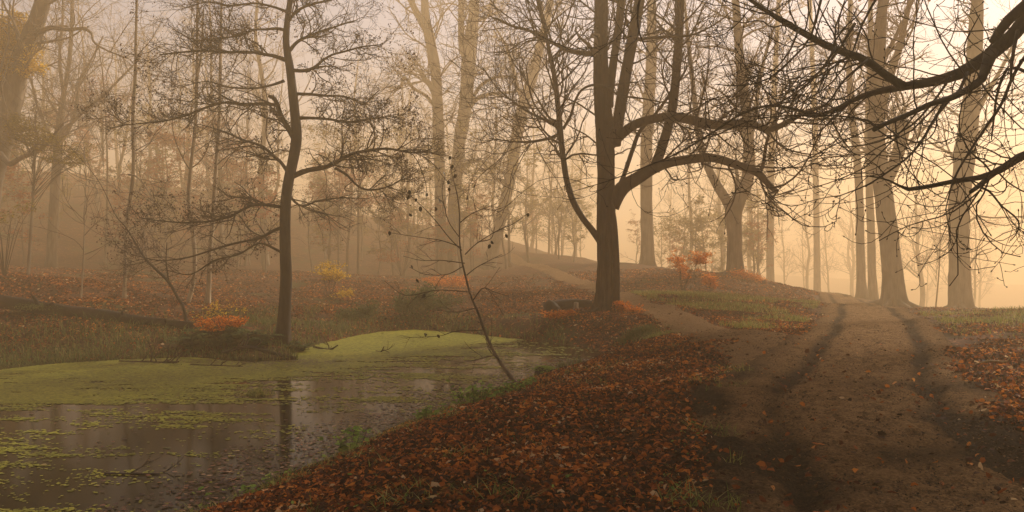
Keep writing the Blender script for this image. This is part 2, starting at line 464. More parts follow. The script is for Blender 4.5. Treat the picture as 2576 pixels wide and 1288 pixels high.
def ground_material():
    m, nt, b = new_mat("woodland_floor")
    v = coords(nt)
    big = noise(nt, v, 0.35, 4); mid = noise(nt, v, 2.2, 5); fine = noise(nt, v, 30, 5, .7)
    vo = nd(nt, "ShaderNodeTexVoronoi", Scale=17.0); nt.links.new(v, vo.inputs['Vector'])
    sep = nt.nodes.new("ShaderNodeSeparateColor"); nt.links.new(vo.outputs['Color'], sep.inputs[0])
    leafc = ramp(nt, sep.outputs[0], [(0.0, (.022, .010, .007)), (.45, (.060, .024, .012)), (.78, (.14, .05, .02)), (.95, (.28, .11, .03)), (1.0, (.42, .22, .09))])
    soil = ramp(nt, fine, [(.3, (.014, .010, .007)), (.7, (.060, .036, .020))])
    f = remap(nt, mid, .40, .56)
    col = mixc(nt, f, soil, leafc)
    grass = ramp(nt, fine, [(.3, (.022, .026, .009)), (.7, (.075, .075, .024))])
    gm = remap(nt, big, .54, .64)
    col = mixc(nt, gm, col, grass)
    at = nd(nt, "ShaderNodeAttribute", attribute_name="tint")
    dirt = ramp(nt, fine, [(.3, (.030, .019, .011)), (.7, (.105, .064, .034))])
    tm = remap(nt, at.outputs['Fac'], .25, .75)
    col = mixc(nt, tm, col, dirt)
    nt.links.new(col, b.inputs['Base Color'])
    b.inputs['Roughness'].default_value = 0.9
    b.inputs['Specular IOR Level'].default_value = 0.05
    ad = nt.nodes.new("ShaderNodeMath"); ad.operation = 'ADD'
    nt.links.new(fine, ad.inputs[0]); nt.links.new(vo.outputs['Distance'], ad.inputs[1])
    bump(nt, b, ad.outputs[0], 0.7, 0.03)
    return m
tag(mbm.build("ground", ground_material()), "leaf-strewn woodland floor sloping round the pond", "ground", kind="structure")

def path_mat():
    m, nt, b = new_mat("trodden_dirt")
    v = coords(nt)
    big = noise(nt, v, 0.8, 5); n = noise(nt, coords(nt, (1, .8, 1)), 6, 8, .75); g = noise(nt, v, 38, 5, .75)
    vo = nd(nt, "ShaderNodeTexVoronoi", Scale=26.0, Randomness=1.0); nt.links.new(v, vo.inputs['Vector'])
    c1 = ramp(nt, n, [(.38, (.016, .009, .005)), (.46, (.19, .104, .043)), (.60, (.52, .30, .125))])
    c2 = ramp(nt, g, [(.35, (.035, .020, .010)), (.5, (.21, .117, .049)), (.66, (.50, .29, .125))])
    col = mixc(nt, 0.6, c1, c2)
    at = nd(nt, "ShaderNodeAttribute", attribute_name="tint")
    wet_shade = ramp(nt, g, [(.36, (.007, .005, .003)), (.5, (.030, .019, .011)), (.66, (.085, .052, .028))])  # damp dirt of the ruts; also the tone of the painted foreground shade
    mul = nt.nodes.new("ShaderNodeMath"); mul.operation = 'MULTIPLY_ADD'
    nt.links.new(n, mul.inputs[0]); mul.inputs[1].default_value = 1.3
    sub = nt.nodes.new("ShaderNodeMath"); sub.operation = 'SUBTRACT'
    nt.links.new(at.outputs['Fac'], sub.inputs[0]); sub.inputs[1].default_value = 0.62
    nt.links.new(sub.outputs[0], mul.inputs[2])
    col = mixc(nt, remap(nt, mul.outputs[0], .10, .55), col, wet_shade)
    nt.links.new(col, b.inputs['Base Color'])
    b.inputs['Roughness'].default_value = 0.95
    b.inputs['Specular IOR Level'].default_value = 0.04
    ad = nt.nodes.new("ShaderNodeMath"); ad.operation = 'ADD'
    nt.links.new(n, ad.inputs[0]); nt.links.new(g, ad.inputs[1])
    bump(nt, b, ad.outputs[0], 1.0, 0.09)
    return m
M_path = path_mat()
def strip(cl, wfun, rutfun, tintfun, cols=75, seed=0.0, avoid=False):
    T = norm(np.gradient(cl, axis=0)); Nn = np.stack([T[:, 1], -T[:, 0]], 1)
    s = np.concatenate([[0], np.cumsum(np.linalg.norm(np.diff(cl, axis=0), axis=1))])
    t = np.linspace(-1, 1, cols)
    w = wfun(s)[:, None] * (1 + 0.0 * t[None])
    x = cl[:, 0:1] + Nn[:, 0:1] * w * t; y = cl[:, 1:2] + Nn[:, 1:2] * w * t
    sm = np.broadcast_to(s[:, None], x.shape); tm = t[None] * w
    edge = np.abs(t)[None] + (fbm(x * 1.1 + seed, y * 1.1, 4) - .5) * 0.75
    z = H(x, y) + 0.04 - 0.16 * np.clip(edge - 0.72, 0, 1) ** 1.2 * 1.2 + (fbm(x * 5, y * 5, 4) - .5) * 0.07 + (fbm(x * 15, y * 11, 3) - .5) * 0.06 + rutfun(sm, tm)
    if avoid: z = z - .14 * np.clip((1.55 - seg_dist(x, y, MAIN_C[::4], False)[0]) / .35, 0, 1)
    m = MB(); k = np.arange(x.size).reshape(x.shape)
    q = np.stack([k[:-1, :-1], k[:-1, 1:], k[1:, 1:], k[1:, :-1]], -1).reshape(-1, 4)
    m.add(np.stack([x, y, z], -1).reshape(-1, 3), q, tint=tintfun(sm, tm, x, y).ravel())
    return m
def ruts(s, d):
    wob = 0.05 * np.sin(s * 0.35) + 0.04 * np.sin(s * 0.9 + 1)
    return np.exp(-((d + 0.78 + wob) / 0.15) ** 2), np.exp(-((d - 0.85 - 0.6 * wob) / 0.16) ** 2)
def main_ruts(s, d):
    a, b = ruts(s, d); return -0.085 * a * np.clip(1.3 - s / 30, .2, 1) - 0.10 * b * np.clip(1.3 - s / 30, .2, 1)
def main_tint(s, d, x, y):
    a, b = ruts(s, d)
    near = (np.clip((fbm(x * .9 + 11, y * .9, 4) - .5) * 2.2, -.3, .35) + .12) * np.clip((12.5 - y) / 4, 0, 1)  # foreground shade painted into the dirt colour, patchy, deeper towards the viewpoint
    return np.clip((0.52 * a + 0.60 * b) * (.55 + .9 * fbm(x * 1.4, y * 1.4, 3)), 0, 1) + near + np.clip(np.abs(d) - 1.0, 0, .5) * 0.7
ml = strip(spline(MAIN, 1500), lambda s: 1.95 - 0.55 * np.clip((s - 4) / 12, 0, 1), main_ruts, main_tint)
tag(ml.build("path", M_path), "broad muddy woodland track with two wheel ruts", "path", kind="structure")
ml = strip(SIDE_C, lambda s: side_w(s) * 1.15 + .5 * np.exp(-((s - 2) / 3) ** 2), lambda s, d: -0.02 * np.exp(-(d / .3) ** 2),
           lambda s, d, x, y: 0.12 + 0 * s, 21, 30.0, True)
tag(ml.build("footpath", M_path), "narrow dirt footpath branching off behind the big forked tree", "path", kind="structure")

# ---- water
mw, nt, b = new_mat("pond_water")
b.inputs['Base Color'].default_value = (.020, .016, .007, 1)
b.inputs['Roughness'].default_value = 0.09
b.inputs['Specular IOR Level'].default_value = 0.13
b.inputs['IOR'].default_value = 1.33
wn = noise(nt, coords(nt, (1, 2.5, 1)), 1.6, 3)
bump(nt, b, wn, 0.05, 0.02)
m = MB()
wx = np.linspace(-19, 4, 24); wy = np.linspace(4.5, 28, 24)
WX, WY = np.meshgrid(wx, wy); k = np.arange(WX.size).reshape(WX.shape)
m.add(np.stack([WX, WY, np.full(WX.shape, ZW)], -1).reshape(-1, 3), np.stack([k[:-1, :-1], k[:-1, 1:], k[1:, 1:], k[1:, :-1]], -1).reshape(-1, 4))
tag(m.build("water", mw), "still dark pond water", "water", kind="structure")

rng = np.random.RandomState(5)
# duckweed: tiny floating fronds gathered in drifts
def weed_density(x, y):
    u = U0 + x / y * F; v = V0 + (HC - ZW) * F / y
    return u, v
n = 1700000
yy = 6.5 * (27.5 / 6.5) ** rng.rand(n); xx = rng.uniform(-17, 3.4, n)
sd_ = pond_sd(xx, yy)
# drift: a thick far mat along the back shore, breaking up towards the near bank
far_line = np.interp(xx, [-17, -10, -6.5, -5, -3.5, -2, -0.5, 1, 3], [11.0, 11.8, 13.6, 15.4, 17.2, 19.6, 21.6, 24.0, 26])
mat_ = (yy - far_line) / 2.2
st = fbm(xx * 0.36 + 3 + yy * .15, yy * 1.7 + 8, 5)
st2 = fbm(xx * 1.6 + 31 + yy * .5, yy * 6.5 + 2, 5)
gate = np.clip(mat_, -1.0, 1.2) * 0.26 + (st - .5) * 1.35 + (st2 - .5) * 1.25 + .20
gate -= 0.5 * np.clip((1.4 - np.abs(sd_)) * (yy < 13), 0, 1.4) + 0.35 * np.clip((xx + 1.0) / 2.5, 0, 1) * (yy < 23)
gate = gate - .05 * (yy < 12)
keep = (sd_ < -0.03) & (rng.rand(n) < np.clip(np.clip((gate + .34) / 1.0 + .45 * np.clip(mat_, 0, 1) * (st2 > .36), 0, 1) ** 3.2 + .012 * (st > .45), 0, 1)) & (fbm(xx * 9, yy * 24, 3) + np.clip(gate, 0, .4) * 1.5 + .2 * np.clip(mat_, 0, 1) + .12 * rng.rand(n) > .46)
xx, yy = xx[keep], yy[keep]
sub = rng.rand(len(xx)) < 0.95
xx, yy = xx[sub], yy[sub]
k = len(xx)
a0 = rng.rand(k)[:, None] * 6.28 + np.arange(6)[None] * 1.047
sz = rng.uniform(.006, .0155, k)[:, None] * (0.2 + yy[:, None] / 6.5)
V = np.stack([xx[:, None] + np.cos(a0) * sz * rng.uniform(.7, 1.4, (k, 1)), yy[:, None] + np.sin(a0) * sz, np.broadcast_to(ZW + 0.004 + rng.rand(k)[:, None] * 0.008, a0.shape)], -1)
o6 = (np.arange(k) * 6)[:, None, None]
m = MB(); m.add(V.reshape(-1, 3), (np.array([[0, 1, 2, 3], [0, 3, 4, 5]])[None] + o6).reshape(-1, 4),
                tint=np.repeat(np.clip(rng.rand(k) * .7 + .3 * vnoise(xx * .7, yy * .7), 0, 1), 6))
tag(m.build("duckweed", M_weed), "bright green duckweed in drifts on the pond", "duckweed", kind="stuff")

SHADE_YEWS = [(9.3, 5.0, 13, 2.6), (11.6, 9.6, 13, 2.5), (7.2, -.5, 12, 3.0), (1.5, -5, 13, 3.5), (-5.5, -4.5, 12, 3.2)]  # unseen yews, added to shade the foreground
SHADE_OAKS = [(16.9, 22.6, -2.6, -1.0, 13.9, 5.8, 3.2, 4600), (21.6, 31.0, -6.0, -.8, 15.3, 5.0, 2.4, 6000)]  # unseen oaks, crowns placed to keep sun off the near mist and bank
# ------------------------------------------------------------------ trees
def RS(c, r, K=24):
    s = spline(np.hstack([np.asarray(c), np.asarray(r)[:, None]]), K)
    return s[:, :3], np.maximum(s[:, 3], .003)
def trace(pts, Y, dY=0.0):
    n = len(pts)
    return np.array([P(u, v, Y + dY * i / max(n - 1, 1)) for i, (u, v) in enumerate(pts)])
def wid(ws, Y, n):
    return np.interp(np.linspace(0, 1, n), np.linspace(0, 1, len(ws)), ws) / F * Y / 2

def traced_tree(name, label, cat, Y, trunk, w, limbs, bark, twig, seed, flare=0.5, flare_h=0.5, lobes=5, group=None, grow_fn=None,
                twig_bias=None, S=18, up_ext=4.0, crown_name='crown', rough=0.05):
    """trunk: measured line; limbs: list of (line, widths, depth drift); each limb its own part, the twigs one crown"""
    rg = np.random.RandomState(seed)
    tp = trace(trunk, Y); tr = wid(w, Y, len(tp))
    zb = Hs(tp[0, 0], tp[0, 1])
    tp[0, 2] = zb - 0.12
    if up_ext > 0:
        d = norm(tp[-1] - tp[-2]); d = norm(d + [0, 0, .5])
        tp = np.vstack([tp, tp[-1] + d * up_ext * .5, tp[-1] + d * up_ext + rg.randn(3) * .2])
        tr = np.concatenate([tr, [tr[-1] * .75, tr[-1] * .4]])
    base = np.array([tp[0, 0], tp[0, 1], zb])
    root = thing(name, label, cat, base, group)
    m = MB(); trunk_mesh(m, tp, tr, S, flare, flare_h, lobes, seed, rough, ridge=.10 if S > 20 else .05)
    m.build('trunk', bark, root, base)
    if w[0] > 40 and name != 'overhanging_tree':
        for k in range(6):
            az = k * 1.047 + rg.rand() * .7; r0 = tr[0]; t = np.linspace(0, 1, 7)
            L_ = r0 * rg.uniform(2.2, 3.6); rx = base[0] + np.cos(az + .3 * t) * (r0 * .5 + L_ * t); ry = base[1] + np.sin(az + .3 * t) * (r0 * .5 + L_ * t)
            rz = H(rx, ry) + r0 * .5 * (1 - t) ** 2.5 - r0 * .25 * t
            m = MB(); trunk_mesh(m, np.stack([rx, ry, rz], 1), r0 * np.linspace(.30, .09, 7), 10, 0, .3, 3, seed + k, .12, 14); m.build('root', bark, root, base)
    cur = [RS(tp, tr)]
    for i, (pts, ws, dy) in enumerate(limbs):
        lp = trace(pts, Y, dy); lr = wid(ws, Y, len(lp))
        lp[0] -= norm(lp[1] - lp[0]) * min(.16, lr[0] * .9)
        m = MB(); trunk_mesh(m, lp, lr, 10, 0.25, 0.25, 3, seed + i + 1, 0.05)
        m.build('limb', bark, root, base)
        cur.append(RS(lp, lr))
    CU = np.array([c for c, _ in cur]); RA = np.array([r for _, r in cur])
    m = MB(); grow_fn(m, rg, CU, RA)
    m.build(crown_name, twig, root, base)
    return root, CU, RA, base

# --- the bare central tree on the bank, with two long arching limbs
def big_grow(m, rg, CU, RA):
    n0 = np.array([14] + [17] * (len(CU) - 1)); n0[1:] = BIG_N
    L = np.linalg.norm(np.diff(CU, axis=1), axis=2).sum(1)
    a, ra = grow(rg, CU, RA, n0, .3, 1.0, (30, 75), (1.4, 3.4), 9, .05, .30, .42, .010, .4, rel=False, rmax=.035)
    ok = a[:, :, 2].min(1) > 2.3
    a, ra = a[ok], ra[ok]
    b, rb = grow(rg, a, ra, 6, .15, 1, (30, 70), (.35, .62), 7, .06, .32, .6, .0062, .55)
    c, rc = grow(rg, b, rb, 4, .15, 1, (30, 70), (.35, .7), 5, .08, .32, .7, .0045, .6)
    tubes(m, a, ra, 5); tubes(m, b, rb, 4); tubes(m, c, rc, 3)
BIG_LIMBS = [
    ([(1543, 505), (1565, 473), (1600, 450), (1640, 425), (1680, 410), (1740, 400), (1790, 397), (1850, 413), (1905, 434), (1930, 460), (1956, 484)], [36, 34, 31, 28, 24, 22, 21, 20, 19, 15, 12], -1.2),
    ([(1545, 355), (1570, 333), (1600, 312), (1640, 300), (1690, 294), (1750, 305), (1800, 314), (1880, 311), (1935, 326), (1985, 305), (2030, 280), (2090, 262)], [28, 25, 23, 22, 22, 22, 21, 18, 15, 12, 9, 5], -2.2),
    ([(1648, 418), (1668, 360), (1685, 300), (1695, 240), (1702, 170), (1708, 90), (1712, 10), (1716, -60), (1722, -150)], [26, 25, 24, 23, 22, 22, 20, 17, 12], .5),
    ([(1548, 352), (1556, 300), (1566, 240), (1578, 170), (1592, 90), (1606, 20), (1620, -60), (1640, -180)], [30, 29, 29, 28, 29, 27, 24, 16], .6),
    ([(1532, 260), (1540, 180), (1552, 100), (1562, 30), (1570, -40), (1580, -160)], [20, 20, 19, 18, 16, 10], -.3),
    ([(1509, 607), (1490, 580), (1465, 548), (1440, 502), (1425, 450), (1416, 390), (1410, 330), (1404, 270), (1396, 200), (1383, 135), (1370, 70), (1352, 0), (1340, -70)], [17, 16, 15, 15, 14, 14, 14, 13, 12, 10, 8, 7, 4], -1.0),
    ([(1496, 138), (1470, 134), (1440, 130), (1410, 118), (1385, 104), (1340, 80), (1290, 66), (1230, 40)], [14, 13, 12, 10, 9, 7, 6, 3], -.8),
    ([(1408, 335), (1390, 345), (1365, 352), (1330, 357), (1288, 356), (1230, 348)], [8, 8, 7, 6, 4, 2.5], -.9),
    ([(1405, 322), (1370, 302), (1330, 282), (1290, 255), (1250, 220), (1215, 170)], [7, 7, 6, 5, 4, 2.5], .8),
    ([(1418, 322), (1436, 290), (1446, 255), (1465, 225), (1498, 213), (1530, 222), (1560, 240), (1610, 247), (1690, 262)], [7, 7, 6, 6, 6, 6, 5, 4, 2], -1.6),
    ([(1553, 480), (1570, 440), (1590, 380), (1610, 330), (1650, 285), (1690, 225), (1720, 130)], [12, 11, 11, 10, 8, 7, 4], 1.0),
    ([(1905, 432), (1918, 420), (1928, 360), (1945, 310), (1975, 240), (2020, 180)], [9, 9, 8, 6, 5, 3], -.6),
    ([(1600, 100), (1640, 95), (1690, 92), (1740, 88), (1800, 60), (1850, 20)], [8, 7, 6, 5, 4, 2.5], -.8),
]
BIG_N = np.array([12, 26, 24, 22, 18, 42, 26, 24, 26, 12, 16, 16, 18])
big, bCU, bRA, bbase = traced_tree('bare_tree', "big dark bare tree in the middle with two long limbs arching right", 'tree', 25.5,
    [(1527, 778), (1527, 700), (1526, 620), (1524, 540), (1524, 450), (1522, 380), (1517, 300), (1513, 220), (1512, 140), (1513, 70), (1512, 0), (1511, -80)],
    [52, 47, 45, 44, 42, 42, 39, 36, 34, 33, 32, 28], BIG_LIMBS, M_bark_big, M_twig, 11, 0.8, 0.35, 6, None, big_grow, S=72, rough=0.10)
# broken, curled stub high on its left side
st_ = trace([(1500, 140), (1480, 112), (1462, 98), (1450, 82), (1448, 70), (1458, 65), (1464, 76)], 25.2); m = MB()
tubes(m, st_[None], (np.array([11, 9, 6, 5, 4.5, 4, 3]) / F * 25.2 / 2)[None], 8)
st2_ = trace([(1502, 128), (1498, 95), (1486, 92), (1492, 86), (1508, 88), (1506, 93)], 25.1)
tubes(m, st2_[None], (np.array([9, 9, 7, 6, 6, 4]) / F * 25.1 / 2)[None], 8)
tag(m.build('broken_stub', M_bark_pale, big, bbase), "pale curled broken branch stub")
# second fluted stem fused to the foot
m = MB(); fl = trace([(1549, 776), (1550, 700), (1548, 620), (1542, 545), (1536, 500)], 25.25); fl[0, 2] = bbase[2] - .1
trunk_mesh(m, fl, wid([24, 21, 20, 18, 8], 25.25, 5), 16, .5, .3, 4, 3, .08); m.build('trunk_rib', M_bark_big, big, bbase)

# --- the alder at the water's edge: flat tiers full of fine twigs and dry catkins
AL_LIMBS = [
    ([(742, 440), (775, 428), (815, 421), (840, 412), (862, 398), (890, 386), (930, 378), (975, 374), (1030, 383), (1062, 382), (1090, 372)], [13, 12, 11, 10, 9, 8, 7, 6, 5, 4, 2], -1.5),
    ([(845, 424), (872, 440), (900, 468), (930, 478), (975, 470), (1010, 450), (1030, 425)], [6, 6, 5, 5, 4, 3, 2], .8),
    ([(757, 296), (790, 297), (830, 300), (870, 307), (920, 301), (965, 294), (1000, 287)], [7, 7, 6, 6, 5, 3, 2], -1.0),
    ([(747, 236), (780, 237), (820, 241), (860, 242), (893, 252), (914, 264), (940, 240), (955, 225)], [7, 7, 6, 5, 5, 4, 3, 2], 1.2),
    ([(742, 177), (765, 178), (790, 170), (812, 152), (835, 138), (865, 130), (910, 118), (960, 112)], [9, 8, 7, 6, 5, 5, 4, 2], -.8),
    ([(728, 128), (750, 104), (785, 88), (825, 74), (870, 58), (900, 50)], [9, 8, 7, 5, 4, 2], .8),
    ([(738, 345), (722, 318), (706, 290), (697, 262), (688, 246), (676, 242)], [14, 13, 12, 11, 10, 7], -.6),
    ([(697, 265), (665, 261), (640, 262), (605, 262), (565, 258), (520, 270), (470, 290), (420, 303), (360, 310), (300, 316)], [9, 8, 8, 7, 6, 6, 5, 4, 3, 2], -1.2),
    ([(722, 430), (706, 408), (690, 394), (665, 372), (640, 360), (610, 352), (560, 330), (500, 312)], [9, 8, 8, 7, 6, 5, 4, 2], 1.0),
    ([(712, 521), (690, 518), (655, 514), (630, 518), (600, 533), (575, 546), (530, 556), (470, 560), (410, 556), (350, 548)], [9, 8, 8, 7, 7, 6, 5, 4, 3, 2], -1.0),
    ([(714, 572), (690, 580), (655, 598), (620, 606), (580, 615), (530, 630), (470, 648), (400, 655), (330, 640)], [9, 8, 7, 6, 6, 5, 4, 3, 2], .9),
    ([(716, 150), (690, 141), (660, 136), (620, 130), (570, 132), (510, 128), (450, 132), (400, 138)], [10, 9, 7, 6, 6, 5, 4, 2], -1.0),
    ([(722, 78), (700, 72), (665, 74), (640, 75), (600, 90), (540, 98), (480, 104)], [8, 7, 6, 5, 5, 4, 2], .8),
    ([(722, 60), (745, 30), (780, 12), (830, 0), (880, -20)], [8, 7, 6, 5, 3], -.7),
    ([(718, 480), (750, 515), (775, 515), (800, 505), (860, 498), (930, 500)], [6, 6, 5, 4, 3, 2], .9),
    ([(712, 205), (680, 215), (640, 222), (580, 220), (520, 205), (470, 215)], [7, 6, 5, 4, 3, 2], 1.0),
    ([(716, 640), (690, 625), (650, 612), (600, 640), (540, 655), (480, 690), (420, 680)], [6, 6, 5, 4, 4, 3, 2], -.8),
    ([(722, 30), (690, 18), (640, 8), (580, 14), (520, 5), (470, 20)], [7, 6, 5, 5, 4, 2], .6),
]
AL_N = np.array([30, 20, 22, 22, 22, 18, 10, 36, 24, 28, 24, 32, 28, 18, 14, 22, 12, 22])
al_tips = []
def alder_grow(m, rg, CU, RA):
    CU, RA = CU[1:], RA[1:]
    a, ra = grow(rg, CU, RA, AL_N, .12, 1, (30, 75), (.55, 1.5), 8, .02, .34, .5, .0075, .45, flat=.45, rel=False, rmax=.02)
    b, rb = grow(rg, a, ra, 6, .15, 1, (30, 75), (.35, .65), 6, .04, .38, .65, .0048, .6, flat=.7)
    c, rc = grow(rg, b, rb, 4, .2, 1, (30, 80), (.4, .75), 4, .05, .4, .7, .0038, .7)
    tubes(m, a, ra, 4); tubes(m, b, rb, 3); tubes(m, c, rc, 3)
    al_tips.append(np.concatenate([c[:, -1], c[:, 2], b[:, -1]]))
alder, aCU, aRA, abase = traced_tree('alder_tree', "dark alder on the far pond edge with flat tiers of fine twigs and dry catkins", 'tree', 21.0,
    [(710, 862), (716, 780), (720, 700), (718, 640), (717, 590), (718, 520), (725, 460), (740, 390), (746, 340), (742, 290), (736, 230), (729, 170), (720, 110), (722, 60), (730, 0), (736, -70)],
    [36, 31, 28, 27, 26, 25, 25, 25, 25, 24, 22, 20, 17, 15, 14, 13], AL_LIMBS, M_bark_alder, M_twig_dark, 21, 0.55, 0.3, 5, None, alder_grow, up_ext=3)
tips = al_tips[0]
r2 = np.random.RandomState(9)
cl_ = vnoise(tips[:, 0] * 1.1 + 50, tips[:, 2] * 1.4 + 20)
kp = r2.rand(len(tips)) < np.clip((cl_ - .36) * 3.0, .06, 1)
tips = tips[kp]
m = MB(); leaves(m, r2, tips + r2.randn(len(tips), 3) * .03, r2.uniform(.030, .062, len(tips)), axis=r2.randn(len(tips), 3) * .6 + [0, 0, -.8], tilt=.8, curl=.8)
tag(m.build('dry_catkins', M_dryleaf, alder, abase), kind="stuff")

# --- hazy trees whose trunks can be told apart
def hazy_grow(m, rg, CU, RA):
    a, ra = grow(rg, CU, RA, np.array([20] + [12] * (len(CU) - 1)), .36, 1, (35, 75), (2.2, 5.0), 9, .05, .26, .34, .022, .35, rel=False, rmax=.075)
    ok = a[:, :, 2].min(1) > 2.6; a, ra = a[ok], ra[ok]
    b, rb = grow(rg, a, ra, 7, .15, 1, (30, 70), (.35, .6), 7, .03, .3, .55, .010, .5)
    c, rc = grow(rg, b, rb, 5, .15, 1, (30, 70), (.35, .7), 5, .03, .3, .6, .0065, .6)
    tubes(m, a, ra, 5); tubes(m, b, rb, 4); tubes(m, c, rc, 3)
def sparse_grow(m, rg, CU, RA):
    a, ra = grow(rg, CU, RA, np.array([10] + [6] * (len(CU) - 1)), .3, 1, (35, 70), (1.0, 2.6), 8, .08, .25, .4, .010, .4, rel=False, rmax=.03)
    b, rb = grow(rg, a, ra, 5, .2, 1, (30, 70), (.35, .6), 5, .04, .3, .6, .006, .6)
    tubes(m, a, ra, 4); tubes(m, b, rb, 3)
